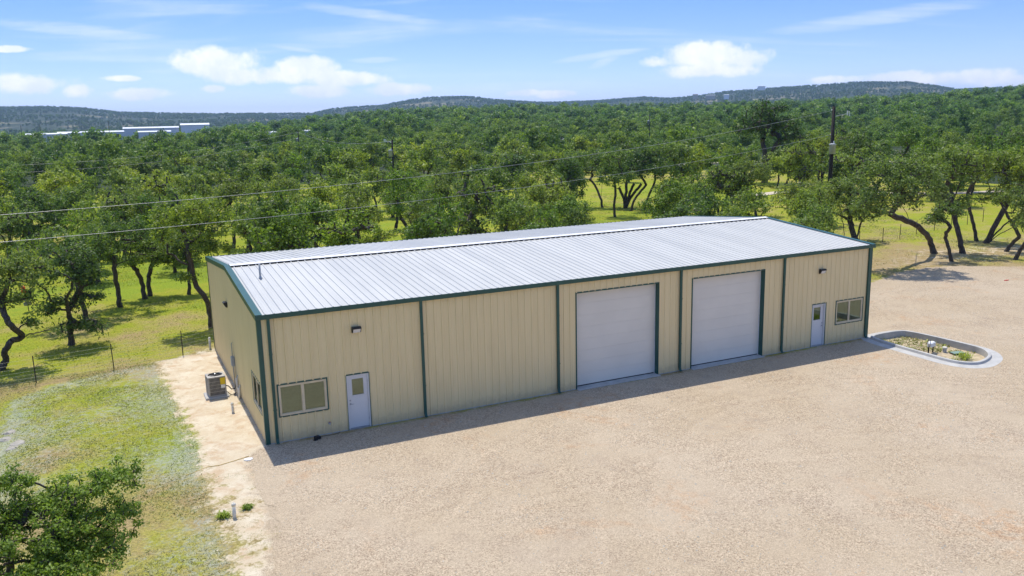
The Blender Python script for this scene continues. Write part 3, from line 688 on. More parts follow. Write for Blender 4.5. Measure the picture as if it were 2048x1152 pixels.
# ------------------------------------------------------------------ things fixed to or standing beside the building
def wall_light(loc, rz, label):
    r_ = empty('wall_light', loc, rz, label, 'light', 'wall pack lights on the building')
    mb = MB()
    sec = [(0, .11), (-.11, .12), (-.16, .085), (-.165, .055), (-.07, -.11), (0, -.12)]
    mb.loft([[(x, y, z) for y, z in sec] for x in (-.17, .17)]); mb.build('housing', M['bronze'], r_)
    n = Vector((0, -(.165), -.095)).normalized()
    mb = MB(); a, b = (-.163, .045), (-.078, -.10); off = Vector((0, -.009, -.005))
    mb.quad(*[Vector(p)+off for p in ((-.14, *b), (.14, *b), (.14, *a), (-.14, *a))]); mb.build('lens', M['lens'], r_)
    MB().box(-.09, .09, 0, .03, -.09, .09).build('back_plate', M['bronze'], r_)
wall_light((3.55, -.033, 3.92), 0, 'dark wall light above the walk door with the green-tinted window beside it')
wall_light((27.05, -.033, 3.84), 0, 'dark wall light above the walk door by the curbed planter')
wall_light((-.033, 8.2, 3.74), -math.pi/2, 'dark wall light on the gable wall above the air conditioner')

def ac_unit():
    cx, cy = -.92, 6.95; r_ = empty('air_conditioner', (cx, cy, .09), R(3), 'taupe outdoor air conditioner with round fan top and yellow energy label', 'air conditioner')
    h = .37; H = .86
    MB().bbox(-h, h, -h, h, .0, .05, .02).build('base_pan', M['ac'], r_)
    MB().bbox(-h+.025, h-.025, -h+.025, h-.025, .05, H-.05, .03).build('coil', M['ac_dark'], r_)
    for sx in (-1, 1):
        for sy in (-1, 1):
            x0, x1 = sorted((sx*h, sx*(h-.055))); y0, y1 = sorted((sy*h, sy*(h-.055))); MB().bbox(x0, x1, y0, y1, .05, H-.05, .012).build('corner_post', M['ac'], r_)
    for s in (-1, 1):
        for k in range(13):
            p = -h+.075+k*(2*h-.15)/12
            MB().box(p-.008, p+.008, min(s*h, s*(h-.012)), max(s*h, s*(h-.012)), .06, H-.06).build('louver', M['ac'], r_)
            MB().box(min(s*h, s*(h-.012)), max(s*h, s*(h-.012)), p-.008, p+.008, .06, H-.06).build('louver', M['ac'], r_)
        for k in range(1, 5):
            z = .06+k*(H-.12)/5; MB().box(-h+.056, h-.056, min(s*(h+.003), s*(h-.01)), max(s*(h+.003), s*(h-.01)), z-.006, z+.006).build('louver_band', M['ac'], r_)
    n = 28; ring = lambda r, z: [(r*math.cos(2*math.pi*k/n), r*math.sin(2*math.pi*k/n), z) for k in range(n)]
    sq = lambda z: [(max(-h, min(h, 1.5*h*math.cos(2*math.pi*k/n))), max(-h, min(h, 1.5*h*math.sin(2*math.pi*k/n))), z) for k in range(n)]
    MB().loft([sq(H-.05), sq(H), ring(.31, H+.02), ring(.295, H+.01), ring(.295, H-.05)], caps=False).build('top_cover', M['ac'], r_)
    MB().loft([ring(.30, H-.12), ring(.001, H-.125)], caps=False).build('fan_well', M['ac_dark'], r_)
    fan = MB()
    for k in range(3):
        a = 2*math.pi*k/3+.4; b = a+.9; fan.quad((.06*math.cos(a), .06*math.sin(a), H-.05), (.27*math.cos(a), .27*math.sin(a), H-.04), (.27*math.cos(b), .27*math.sin(b), H-.085), (.06*math.cos(b), .06*math.sin(b), H-.075))
    fan.build('fan', M['steel'], r_)
    g = MB()
    for k in range(8):
        a = 2*math.pi*k/8; g.tube([(0, 0, H+.045), (.16*math.cos(a), .16*math.sin(a), H+.042), (.305*math.cos(a), .305*math.sin(a), H+.02)], .004, 4)
    for rr_ in (.07, .12, .17, .22, .27): g.tube([(rr_*math.cos(2*math.pi*k/20), rr_*math.sin(2*math.pi*k/20), H+.045-.02*rr_/.3) for k in range(21)], .003, 4)
    g.build('fan_guard', M['black'], r_); MB().lathe([(.05, 0), (.05, .02), (.03, .03)], 12, (0, 0, H+.04)).build('guard_hub', M['steel'], r_)
    MB().box(h-.24, h-.03, -h-.014, -h-.002, .50, .80).build('energy_label', M['yellow'], r_)
    MB().box(h-.22, h-.05, -h-.012, -h-.003, .34, .49).build('rating_plate', M['white_trim'], r_)
    p_ = MB().bbox(cx-.50, cx+.47, cy-.47, cy+.47, -.05, .088, .02).build('equipment_pad', M['concrete']); tag(p_, 'square concrete pad under the outdoor air conditioner', 'pad')
    pts = [(cx+.36, cy-.1, .45), (cx+.50, cy-.12, .40), (cx+.62, cy-.05, .22), (cx+.78, cy+.1, .18), (-.06, cy+.2, .32)]
    tag(MB().tube(pts, .022, 8).build('refrigerant_line', M['black'], None, True), 'black insulated line running from air conditioner to gable wall', 'hose')
    pts = [(cx+.36, cy-.25, .25), (cx+.55, cy-.3, .05), (cx+.72, cy-.25, .04), (-.07, cy-.1, .10)]
    tag(MB().tube(pts, .016, 8).build('power_whip', M['black'], None, True), 'thin black cable from air conditioner base to the wall', 'cable')
ac_unit()
s_ = empty('disconnect_box', (-.035, 7.3, 1.15), 0, 'small grey electrical box with conduit on gable wall near air conditioner', 'electrical box')
MB().bbox(-.12, 0, -.13, .13, 0, .42, .008).build('cabinet', M['grey_paint'], s_); MB().box(-.135, -.121, -.11, .11, .02, .39).build('cover', M['grey_paint'], s_)
MB().tube([(-.06, 0, .42), (-.06, 0, 1.0), (-.02, 0, 1.05)], .022).build('conduit', M['steel'], s_); MB().tube([(-.06, 0, 0), (-.06, 0, -1.2)], .022).build('conduit', M['steel'], s_)
for yy, hh, lab in ((6.55, .85, 'white pvc drain pipe rising along gable wall behind air conditioner'), (6.05, .55, 'short capped pvc pipe against gable wall near front corner side')):
    tag(MB().tube([(-.10, yy, -.05), (-.10, yy, hh-.06), (-.06, yy, hh), (-.02, yy, hh+.01)], .05, 10).build('drain_pipe', M['pvc'], None, True), lab, 'pipe')
def cleanout(x, y, h, tilt, label):
    r_ = empty('cleanout_pipe', (x, y, -.02), 0, label, 'pipe', 'pvc cleanout pipes'); r_.rotation_euler = (R(tilt), R(-tilt*.6), 0)
    MB().lathe([(.055, -.2), (.055, h), (.045, h)], 14).build('pipe', M['pvc'], r_, True); MB().lathe([(.064, h-.07), (.066, h), (.05, h+.02), (.02, h+.025), (.02, h+.05)], 14).build('cap', M['pvc'], r_, True)
cleanout(-.60, 4.34, .42, 2, 'short white cleanout pipe standing in bare dirt beside gable wall'); cleanout(-1.92, -5.5, .46, -3, 'white cleanout pipe among weeds near the gravel edge'); cleanout(-.24, 15.35, .62, 0, 'white cleanout pipe at rear corner of the tan building')
t_ = empty('hose_bibb', (2.33, -.031, .44), 0, 'small metal hose tap on wall under window edge', 'tap')
MB().tube([(0, 0, 0), (0, -.012, 0)], .05, 12).build('flange', M['steel'], t_); MB().tube([(0, -.01, 0), (0, -.07, 0), (0, -.10, -.05)], .014).build('spout', M['steel'], t_)
MB().tube([(0, -.05, .0), (0, -.05, .05)], .007).build('stem', M['steel'], t_); MB().tube([(-.03, -.05, .05), (.03, -.05, .05)], .01).build('handle', M['red_flag'], t_)
t_ = empty('ground_lamp', (1.75, -.36, 0), R(20), 'black plastic fixture with loose cable on gravel under the window', 'lamp')
MB().bbox(-.10, .10, -.07, .07, .02, .15, .02).build('housing', M['black'], t_); MB().box(-.15, -.02, -.10, .02, .0, .03).build('bracket', M['black'], t_)
MB().lathe([(.05, 0), (.06, .05), (.04, .08)], 12, (.10, -.04, .03)).build('socket', M['black'], t_)
MB().tube([(.1, .05, .02), (.3, .12, .012), (.55, .0, .012), (.85, -.10, .012), (1.0, -.02, .012)], .008, 6).build('cable', M['black'], t_)
pts = [onz(u, v, .015) for u, v in ((498, 912), (470, 921), (440, 930), (415, 934), (395, 942), (372, 951))]
tag(MB().tube(pts, .010, 6).build('cord', M['cord'], None, True), 'yellow cord lying across bare dirt near building corner', 'cord')
p = onz(497, 919, .01); mb = MB(); mb.loft([[(p[0]+.16*math.cos(a)*(1+.2*math.sin(3*a)), p[1]+.12*math.sin(a), z) for a in np.linspace(0, 6.28, 9)[:-1]] for z in (.005, .03)])
tag(mb.build('paper_scrap', M['white_trim']), 'crumpled white scrap lying where dirt meets gravel', 'litter')

# ------------------------------------------------------------------ curbed planter at the right end
def offset_poly(P_, d):
    n = len(P_); out = []
    for i in range(n):
        (x0, y0), (x1, y1), (x2, y2) = P_[i-1], P_[i], P_[(i+1) % n]
        a = Vector((x1-x0, y1-y0)).normalized(); b = Vector((x2-x1, y2-y1)).normalized(); nn = (Vector((-a.y, a.x))+Vector((-b.y, b.x))); nn = nn/max(.5, nn.length_squared/2) if nn.length > 1e-6 else nn
        out.append((x1+nn.x*d, y1+nn.y*d))
    return out
def smooth_poly(P_, it=2):
    for _ in range(it):
        Q = []
        for i in range(len(P_)):
            a, b = Vector(P_[i]), Vector(P_[(i+1) % len(P_)]); Q += [tuple(a*.75+b*.25), tuple(a*.25+b*.75)]
        P_ = Q
    return P_
def planter():
    r_ = empty('curbed_planter', (0, 0, 0), 0, 'rounded concrete curb and gutter enclosing a small planting bed', 'planter')
    P_ = smooth_poly(PLANTER, 2)
    area = sum(x0*y1-x1*y0 for (x0, y0), (x1, y1) in zip(P_, P_[1:]+P_[:1]))
    s = -1 if area > 0 else 1          # outward
    prof = [(-.02, -.40), (-.02, .135), (.0, .15), (.10, .15), (.125, .135), (.155, .035), (.60, .012), (.60, -.10)]
    mb = MB(); rings = [[(x, y, z) for (x, y) in offset_poly(P_, s*d)] for d, z in prof]
    mb.loft(rings, caps=False); mb.build('curb', M['concrete'], r_, False)
    me = bpy.data.meshes.new('soil_bed'); Q = offset_poly(P_, -s*-.03)
    c = np.mean(np.array(P_), 0); V = [(c[0], c[1], -.17)]; rings = 7
    for k in range(1, rings+1):
        for (x, y) in P_:
            X, Y = c[0]+(x-c[0])*k/rings*1.01, c[1]+(y-c[1])*k/rings*1.01; V.append((X, Y, -.24+.10*float(fbm(X, Y, .9))))
    n = len(P_); F = [(0, 1+i, 1+(i+1) % n) for i in range(n)]
    for k in range(rings-1):
        for i in range(n): a = 1+k*n+i; b = 1+k*n+(i+1) % n; F.append((a, a+n, b+n, b))
    me.from_pydata(V, [], F); me.update(); me.materials.append(M['soil']); link('soil_bed', me, r_)
    # utilities in the bed
    q = onz(1861, 706, -.18); t = empty('backflow_valve', (q[0], q[1], -.2), R(15), 'grey pipe assembly with white insulated cover in planter bed', 'valve')
    MB().tube([(-.25, 0, 0), (-.25, 0, .35), (-.18, 0, .42), (.18, 0, .42), (.25, 0, .35), (.25, 0, 0)], .035, 8).build('pipe', M['black'], t, True)
    MB().bbox(-.2, .26, -.12, .12, .36, .58, .04).build('cover', M['white_trim'], t); MB().tube([(-.32, -.05, .5), (-.16, .02, .62)], .05, 8).build('valve_body', M['steel'], t)
    MB().lathe([(.07, 0), (.07, .015)], 10, (-.28, 0, .55)).build('hand_wheel', M['steel'], t)
    q = onz(1889, 704, -.18); t = empty('capped_stub', (q[0], q[1], -.2), 0, 'small grey capped pipe stub between valve and green lid', 'pipe')
    MB().lathe([(.09, 0), (.09, .22)], 12).build('pipe', M['grey_paint'], t); MB().lathe([(.115, .2), (.115, .27), (.05, .29)], 12).build('cap', M['pvc'], t)
    q = onz(1915, 707, -.18); t = empty('valve_box', (q[0], q[1], -.21), R(-15), 'flat pale green valve box lid set in planter soil', 'valve box')
    MB().bbox(-.32, .32, -.2, .2, 0, .075, .02).build('box', M['black'], t); MB().bbox(-.30, .30, -.18, .18, .076, .095, .01).build('lid', M['green_lid'], t)
planter()

# ------------------------------------------------------------------ vegetation builder
def leaf_quads(C_, Rad, nper, size, seed, flat=.75, nrmw=.7):
    """leaf-sized rhombi filling clumps: C_ (k,3), Rad (k,)"""
    g = np.random.default_rng(seed); k = len(C_); n = k*nper
    d = g.normal(size=(n, 3)); d /= np.linalg.norm(d, axis=1)[:, None]; rr = g.random(n)**.45
    cl = np.repeat(np.arange(k), nper); P_ = C_[cl]+d*(rr*Rad[cl])[:, None]*np.array([1, 1, flat])
    nrm = d*nrmw+g.normal(size=(n, 3))*.55+np.array([0, 0, .35]); nrm /= np.linalg.norm(nrm, axis=1)[:, None]
    t = np.cross(nrm, g.normal(size=(n, 3))); t /= np.linalg.norm(t, axis=1)[:, None]+1e-9; b = np.cross(nrm, t)
    s = size*g.uniform(.6, 1.35, n); a = t*(s*.62)[:, None]; b = b*(s*.34)[:, None]
    V = np.stack([P_-a, P_+b-a*.1+nrm*(s*.06)[:, None], P_+a, P_-b-a*.1+nrm*(s*.06)[:, None]], 1).reshape(-1, 3)
    F = np.arange(n*4).reshape(n, 4)
    ct = np.clip(g.normal(.45, .17, k), .05, 1); v = np.clip(ct[cl]+g.normal(0, .28, n), 0, 1)
    hue = np.clip(g.random(k)[cl]*.6+g.random(n)*.45, 0, 1)
    col = np.stack([v, hue, v, np.ones(n)], 1); col = np.repeat(col, 4, axis=0)
    return V, F, col
def frusta(A, B, ra, rb, sides=6):
    A = np.asarray(A); B = np.asarray(B); t = B-A; ln = np.linalg.norm(t, axis=1)+1e-9; t = t/ln[:, None]
    up = np.where(np.abs(t[:, 2:3]) < .9, np.array([[0, 0, 1.]]), np.array([[1., 0, 0]])); a = np.cross(t, up); a /= np.linalg.norm(a, axis=1)[:, None]; b = np.cross(t, a)
    ang = np.arange(sides)*2*math.pi/sides; ring = a[:, None]*np.cos(ang)[None, :, None]+b[:, None]*np.sin(ang)[None, :, None]
    A2 = A-t*(ra*.25)[:, None]; B2 = B+t*(rb*.25)[:, None]
    V = np.concatenate([A2[:, None]+ring*ra[:, None, None], B2[:, None]+ring*rb[:, None, None]], 1).reshape(-1, 3)
    j = np.arange(sides); f = np.stack([j, (j+1) % sides, (j+1) % sides+sides, j+sides], 1)
    F = (np.arange(len(A))*2*sides)[:, None, None]+f[None]
    return V, F.reshape(-1, 4)
def catmull(pts, k=4):
    P_ = [np.array(p, float) for p in pts]; P_ = [2*P_[0]-P_[1]]+P_+[2*P_[-1]-P_[-2]]; out = []
    for i in range(1, len(P_)-2):
        for j in range(k):
            t = j/k; p0, p1, p2, p3 = P_[i-1:i+3]
            out.append(.5*((2*p1)+(-p0+p2)*t+(2*p0-5*p1+4*p2-p3)*t*t+(-p0+3*p1-3*p2+p3)*t**3))
    out.append(P_[-2]); return out
def gen_tree(stems, lobes, seed, leaf=.13, per=60, crad=.48, dens=1.0, r0=.17, name='oak', sides=7, maxcl=330):
    """stems: polylines from the base (local metres); lobes: (x,y,z,rx,ry,rz). Returns (trunk mesh, crown mesh)."""
    g = np.random.default_rng(seed); nodes = []; par = []; att = []
    for st in stems:
        pts = catmull(st, 4); prev = -1
        for i, p in enumerate(pts):
            nodes.append(p+g.normal(0, .025, 3)*(i > 0)); par.append(prev); prev = len(nodes)-1
            att.append(i >= len(pts)*.45)
    C_ = []; Rd = []
    for (x, y, z, rx, ry, rz) in lobes:
        n = int(dens*1.9*(rx*ry+rx*rz+ry*rz)/(crad*crad)*.55)+3
        d = g.normal(size=(n, 3)); d /= np.linalg.norm(d, axis=1)[:, None]; d[:, 2] = np.where(d[:, 2] < -.35, -d[:, 2]*.5, d[:, 2])
        rr = .52+.55*g.random(n)**.7
        C_.append(np.array([x, y, z])+d*rr[:, None]*np.array([rx, ry, rz])); Rd.append(crad*g.uniform(.65, 1.3, n))
    C_ = np.concatenate(C_); Rd = np.concatenate(Rd)
    if len(C_) > maxcl: sel = g.permutation(len(C_))[:maxcl]; C_, Rd = C_[sel], Rd[sel]
    fork = np.mean([np.array(s[-1]) for s in stems], 0); order = np.argsort(np.linalg.norm(C_-fork, axis=1))
    NP = np.zeros((len(nodes)+len(C_)*5, 3)); NP[:len(nodes)] = nodes; cnt = len(nodes); AT = np.zeros(len(NP), bool); AT[:cnt] = att
    tips = []
    for ci in order:
        c = C_[ci]; d = NP[:cnt]-c; dist = np.linalg.norm(d, axis=1)+np.where(d[:, 2] > 0, d[:, 2]*.8, 0)+np.where(AT[:cnt], 0, 50)
        j = int(np.argmin(dist)); p0 = NP[j]; L = np.linalg.norm(c-p0); k = 4 if L > 1.0 else (3 if L > .4 else 2); prev = j
        bend = g.normal(0, .13, 3)*L+np.array([0, 0, .10*L])
        for i in range(1, k+1):
            t = i/k; NP[cnt] = p0+(c-p0)*t+bend*4*t*(1-t)*.5+g.normal(0, .02, 3); par.append(prev); AT[cnt] = True; prev = cnt; cnt += 1
        tips.append(prev)
    NP = NP[:cnt]; area = np.zeros(cnt)
    ch = np.zeros(cnt, int)
    for i in range(cnt):
        if par[i] >= 0: ch[par[i]] += 1
    area[ch == 0] = .012**2.2
    for i in range(cnt-1, -1, -1):
        if par[i] >= 0: area[par[i]] += area[i]
    rad = area**(1/2.2); kx = r0/max(rad[0], 1e-6); rad = np.maximum(.010, rad*(kx if kx < 1.6 else kx)*1.0)
    rad = np.minimum(rad, r0*1.05)
    zb = NP[:, 2]; rad = rad*(1+.35*np.exp(-np.maximum(zb, 0)/.22)*(np.arange(cnt) < len(nodes)))
    e = np.array([i for i in range(cnt) if par[i] >= 0]); pe = np.array([par[i] for i in e])
    big = rad[e] > .045
    V1, F1 = frusta(NP[pe[big]], NP[e[big]], np.minimum(rad[pe[big]], rad[e[big]]*1.35), rad[e[big]], sides)
    V2, F2 = frusta(NP[pe[~big]], NP[e[~big]], np.minimum(rad[pe[~big]], rad[e[~big]]*1.3), rad[e[~big]], 4)
    V = np.concatenate([V1, V2]); F = np.concatenate([F1, F2+len(V1)])
    tm = mesh_np(name+'_trunk', V, F, M['bark'], True)
    V, F, col = leaf_quads(C_, Rd, per, leaf, seed+1)
    cm = mesh_np(name+'_crown', V, F, M['leaf'], False, {'tint': col})
    return tm, cm
def tree_obj(tm, cm, loc, rz=0.0, s=1.0, label='', group=None, color=(1, 1, 1), name='oak_tree', cat='tree', sz=None):
    r_ = empty(name, loc, rz, label, cat, group); r_.scale = (s, s, sz or s)
    if tm: t = link('trunk', tm, r_)
    c = link('crown', cm, r_); c.color = (*color, 1)
    return r_

# ------------------------------------------------------------------ single oaks that the photograph lets one tell apart
def hero(base, stems, lobes, label, seed, hd=None, leaf=.13, per=60, crad=.46, dens=1.0, r0=.145, color=(1, 1, 1), maxcl=330, depth=.9, fw=0.0):
    """base/stems/lobes in photo pixels, all laid out round the trunk at its distance on the ground"""
    b = onz(*base) if hd is None else None
    if hd is None: hd = math.hypot(b[0]-CAM[0], b[1]-CAM[1])
    else:
        q = athd(*base, hd); b = np.array([q[0], q[1], 0.0])
    g = np.random.default_rng(seed+50); away = np.array([b[0]-CAM[0], b[1]-CAM[1], 0])/hd
    def loc(u, v, dd=0.0):
        q = athd(u, v, hd+dd); return q-b
    S_ = []
    for st in stems:
        n = len(st); S_.append([np.zeros(3) if i == 0 and st[0] == base else loc(u, v, (0 if i < 2 else g.normal(0, .35)+fw*i/n)) for i, (u, v) in enumerate(st)])
    L2 = []
    k = hd/FPX*1.02
    for (u, v, ru, rv) in lobes:
        p = loc(u, v, g.normal(0, .25)*ru*k+fw); L2.append((p[0], p[1], max(p[2], rv*k*.6), ru*k, ru*k*depth, rv*k))
    tm, cm = gen_tree(S_, L2, seed, leaf, per, crad, dens, r0, maxcl=maxcl)
    return tree_obj(tm, cm, tuple(b), 0, 1, label, None, color)
OLV = (.95, .98, .95); BRT = (1.22, 1.16, .85); DRK = (.80, .86, .84); GRY = (1.02, 1.0, 1.12)
hero((2, 740), [[(2, 740), (11, 722), (11, 704), (21, 683), (44, 674), (30, 658), (15, 643), (3, 613), (6, 595), (18, 565), (18, 537)], [(44, 674), (60, 668), (80, 664), (103, 661)]],
     [(12, 560, 48, 48), (45, 530, 42, 32), (35, 605, 32, 28), (-30, 600, 45, 55), (58, 655, 16, 13), (-20, 545, 45, 40)], 'oak with an S-bent low trunk leaning out over the wire fence', 11, leaf=.12, per=58, color=GRY)
hero((143, 690), [[(143, 690), (140, 650), (137, 620), (130, 590)], [(137, 620), (150, 595), (165, 570)]],
     [(148, 560, 52, 42), (118, 535, 48, 42), (172, 545, 34, 38), (155, 662, 40, 22), (98, 625, 22, 24), (185, 600, 18, 24), (130, 610, 32, 25)], 'full-crowned oak with foliage hanging low around its straight trunk', 12, leaf=.12, per=58, color=GRY)
hero((172, 640), [[(172, 640), (166, 610), (158, 585), (150, 550)]], [(130, 500, 64, 42), (175, 500, 45, 40), (150, 530, 40, 30)], 'oak just behind the low-hanging oak, trunk tilted left', 13, color=OLV)
hero((241, 614), [[(241, 614), (236, 580), (230, 545), (228, 515)]], [(240, 475, 62, 45), (205, 500, 38, 35), (222, 520, 30, 18)], 'tall slim dark-trunked oak alone on mown grass', 14, color=DRK)
hero((290, 597), [[(290, 597), (283, 565), (273, 540), (255, 522)]], [(275, 500, 45, 35), (300, 512, 34, 28), (262, 525, 20, 14)], 'oak of a close pair, trunk curving left', 15, color=OLV)
hero((300, 591), [[(300, 591), (297, 565), (301, 540), (306, 520)]], [(312, 505, 38, 38), (325, 525, 22, 20)], 'oak of a close pair, trunk upright', 16, color=OLV)
hero((423, 655), [[(423, 655), (420, 625), (410, 595), (393, 572), (384, 540), (376, 500), (370, 465)], [(384, 532), (362, 525), (348, 512), (335, 506)]],
     [(385, 435, 66, 45), (345, 475, 42, 35), (430, 455, 48, 45), (375, 560, 16, 16), (405, 500, 34, 30), (440, 500, 26, 20)], 'oak leaning left beside the rear corner of the warehouse', 17, color=OLV, maxcl=420)
hero((1205, 415), [[(1205, 415), (1201, 397), (1192, 375), (1180, 360), (1160, 358)], [(1201, 397), (1204, 375), (1206, 355)]], [(1185, 325, 42, 32), (1160, 345, 28, 20), (1210, 330, 32, 28)], 'forked oak at the left of the meadow clump', 18, leaf=.2, per=45, crad=.7, color=DRK)
hero((1230, 434), [[(1230, 434), (1228, 410), (1231, 385), (1228, 360)]], [(1228, 345, 38, 28), (1215, 365, 24, 16), (1245, 360, 24, 20), (1230, 318, 30, 22)], 'straight single-stem oak standing forward of the meadow clump', 19, leaf=.2, per=45, crad=.7, color=DRK)
hero((1250, 416), [[(1250, 416), (1247, 395), (1237, 375)], [(1250, 416), (1252, 390), (1253, 365)], [(1251, 416), (1258, 390), (1268, 368)], [(1251, 416), (1264, 392), (1282, 368)]], [(1255, 330, 46, 34), (1285, 335, 38, 30), (1235, 345, 30, 24)], 'oak splitting into four stems in the middle of the meadow', 20, leaf=.2, per=45, crad=.7, color=DRK, r0=.17)
hero((1262, 422), [[(1262, 422), (1268, 402), (1282, 382), (1292, 370)]], [(1300, 345, 40, 30), (1285, 320, 34, 26)], 'oak leaning right in the meadow clump', 21, leaf=.2, per=45, crad=.7, color=DRK)
hero((1288, 420), [[(1288, 420), (1294, 400), (1303, 380), (1310, 360)], [(1284, 424), (1288, 405), (1305, 395), (1325, 388)]], [(1318, 345, 42, 32), (1335, 375, 26, 18), (1310, 310, 40, 30)], 'twin-stem oak at the right end of the meadow clump', 22, leaf=.2, per=45, crad=.7, color=DRK)
hero((1440, 432), [[(1440, 432), (1432, 405), (1425, 385)], [(1440, 432), (1452, 400), (1458, 375)]], [(1450, 360, 46, 34), (1425, 380, 34, 26), (1470, 385, 30, 24)], 'small forked oak rising behind the far end of the roof', 23, leaf=.2, per=45, crad=.62, color=GRY)
hero((1512, 432), [[(1512, 432), (1508, 405), (1495, 385), (1475, 388)]], [(1495, 345, 42, 34), (1520, 365, 34, 28), (1478, 370, 24, 18)], 'thin crooked oak arching left behind the roof', 24, leaf=.2, per=45, crad=.62, color=GRY)
hero((1392, 438), [[(1392, 438), (1390, 415), (1388, 400)]], [(1385, 385, 44, 38), (1365, 405, 30, 22), (1410, 400, 26, 24)], 'bushy oak with foliage nearly to the ground behind the ridge', 25, leaf=.2, per=45, crad=.62, color=BRT)
hero((1610, 452), [[(1610, 452), (1612, 425), (1616, 405)], [(1610, 452), (1590, 440), (1572, 425)]], [(1610, 392, 52, 34), (1580, 405, 36, 26), (1640, 400, 34, 30)], 'spreading oak with low limbs beyond the far gable', 26, leaf=.18, per=48, crad=.6, color=GRY)
hero((1712, 482), [[(1712, 482), (1705, 460), (1700, 440)], [(1712, 482), (1718, 458), (1724, 440)], [(1687, 478), (1688, 455), (1680, 430)]], [(1690, 420, 48, 40), (1725, 432, 36, 30), (1665, 395, 42, 36), (1700, 380, 40, 30)], 'thick multi-trunk oak beside the far gable roof edge', 27, leaf=.16, per=52, crad=.55, color=GRY, r0=.24)
hero((1868, 507), [[(1868, 507), (1859, 480), (1843, 458), (1820, 444), (1795, 434), (1775, 425)], [(1820, 444), (1812, 425), (1800, 405)]], [(1775, 400, 58, 36), (1825, 385, 52, 40), (1760, 355, 52, 36), (1815, 345, 46, 32), (1740, 420, 32, 22)], 'broad oak whose trunk arches left toward the building', 28, fw=-9.0, leaf=.15, per=55, crad=.55, color=GRY, maxcl=420, r0=.22)
hero((1903, 523), [[(1903, 523), (1898, 500), (1891, 470), (1900, 457), (1896, 446), (1880, 441), (1862, 442)]], [(1893, 428, 28, 24), (1868, 440, 20, 11)], 'small crooked oak with a kinked thin trunk at gravel edge', 29, leaf=.14, per=55, crad=.42, color=GRY, r0=.13)
hero((1925, 507), [[(1925, 507), (1919, 475), (1909, 435), (1902, 405), (1890, 385)], [(1909, 435), (1885, 395), (1872, 384)]], [(1905, 350, 52, 40), (1908, 412, 26, 30), (1870, 345, 40, 32), (1935, 320, 36, 26)], 'tall dark-trunked oak standing upright among the leaning ones', 30, leaf=.15, per=55, crad=.55, color=OLV, maxcl=400, r0=.2)
hero((1953, 482), [[(1953, 482), (1948, 450), (1938, 415), (1936, 385), (1950, 362)]], [(1945, 335, 40, 34), (1915, 320, 34, 26), (1970, 345, 28, 24)], 'slender oak with a wavy trunk set back on the grass', 31, leaf=.17, per=50, crad=.6, color=BRT)
hero((1972, 486), [[(1972, 486), (1990, 450), (2012, 412), (2022, 395)], [(1976, 488), (2000, 458), (2035, 432), (2055, 420)], [(1972, 490), (2000, 468), (2045, 445)]], [(2005, 350, 44, 36), (2040, 385, 42, 36), (1985, 402, 24, 20), (2060, 340, 50, 40), (1980, 330, 30, 24)], 'cluster oak with three trunks splayed to the right', 32, leaf=.16, per=52, crad=.58, color=OLV, maxcl=400, r0=.22)
hero((2012, 503), [[(2012, 503), (2025, 485), (2038, 470), (2022, 445), (2010, 420)]], [(2015, 405, 26, 20), (2050, 440, 26, 22)], 'short bent oak trunk tilted over dry grass', 33, leaf=.15, per=52, crad=.5, color=GRY)
hero((2030, 520), [[(2030, 520), (2046, 492), (2066, 470), (2085, 450)]], [(2090, 425, 50, 36), (2060, 455, 24, 16), (2075, 395, 40, 30)], 'leaning oak at the edge of the gravel, crown reaching away', 34, leaf=.15, per=52, crad=.5, color=GRY)
hero((1530, 335), [[(1530, 335), (1530, 310), (1525, 285)], [(1530, 335), (1545, 305), (1560, 280)]], [(1530, 250, 50, 38), (1565, 262, 40, 34), (1495, 268, 36, 30), (1540, 228, 34, 22), (1590, 285, 30, 24)], 'big dark spreading oak rising above the other woods', 35, hd=150, leaf=.32, per=45, crad=1.2, dens=1.2, color=(.55, .66, .66), r0=.4)
# the near tree whose crown fills the bottom left corner
fb = athd(25, 1100, 20.5)
def fg_tree():
    hd = 20.5; b = np.array([fb[0]-.6, fb[1]-.5, 0.0]); loc = lambda u, v, dd=0.0: athd(u, v, hd+dd)-b
    S_ = [[(0, 0, -.5), (.05, .1, .8), (.0, .2, 1.5), loc(60, 1160), loc(150, 1090), loc(215, 1040), loc(250, 1000)], [(.0, .2, 1.5), loc(20, 1150), loc(10, 1080, .4), loc(20, 1010, .6)], [loc(60, 1160), loc(130, 1150, -.6), loc(190, 1130, -.8)], [loc(20, 1150), loc(-80, 1130), loc(-160, 1060)]]
    k = hd/FPX; L2 = []
    for (u, v, ru, rv, dd) in [(232, 965, 54, 40, 0), (150, 1000, 62, 46, .2), (25, 985, 46, 42, .5), (205, 1045, 74, 48, -.2), (70, 1065, 95, 62, 0), (165, 1110, 90, 46, -.5), (40, 1140, 110, 60, -.4), (-90, 1060, 90, 70, .2), (95, 1020, 60, 40, .9), (130, 1150, 90, 40, -1.0)]:
        p = loc(u, v, dd); L2.append((p[0], p[1], p[2], ru*k, ru*k*.95, rv*k))
    tm, cm = gen_tree(S_, L2, 77, leaf=.062, per=62, crad=.19, dens=1.0, r0=.13, maxcl=1150, name='near_oak')
    tree_obj(tm, cm, tuple(b), 0, 1, 'leafy oak crown close by at the foot of the seeded bank', None, (1.18, 1.25, .88))
fg_tree()

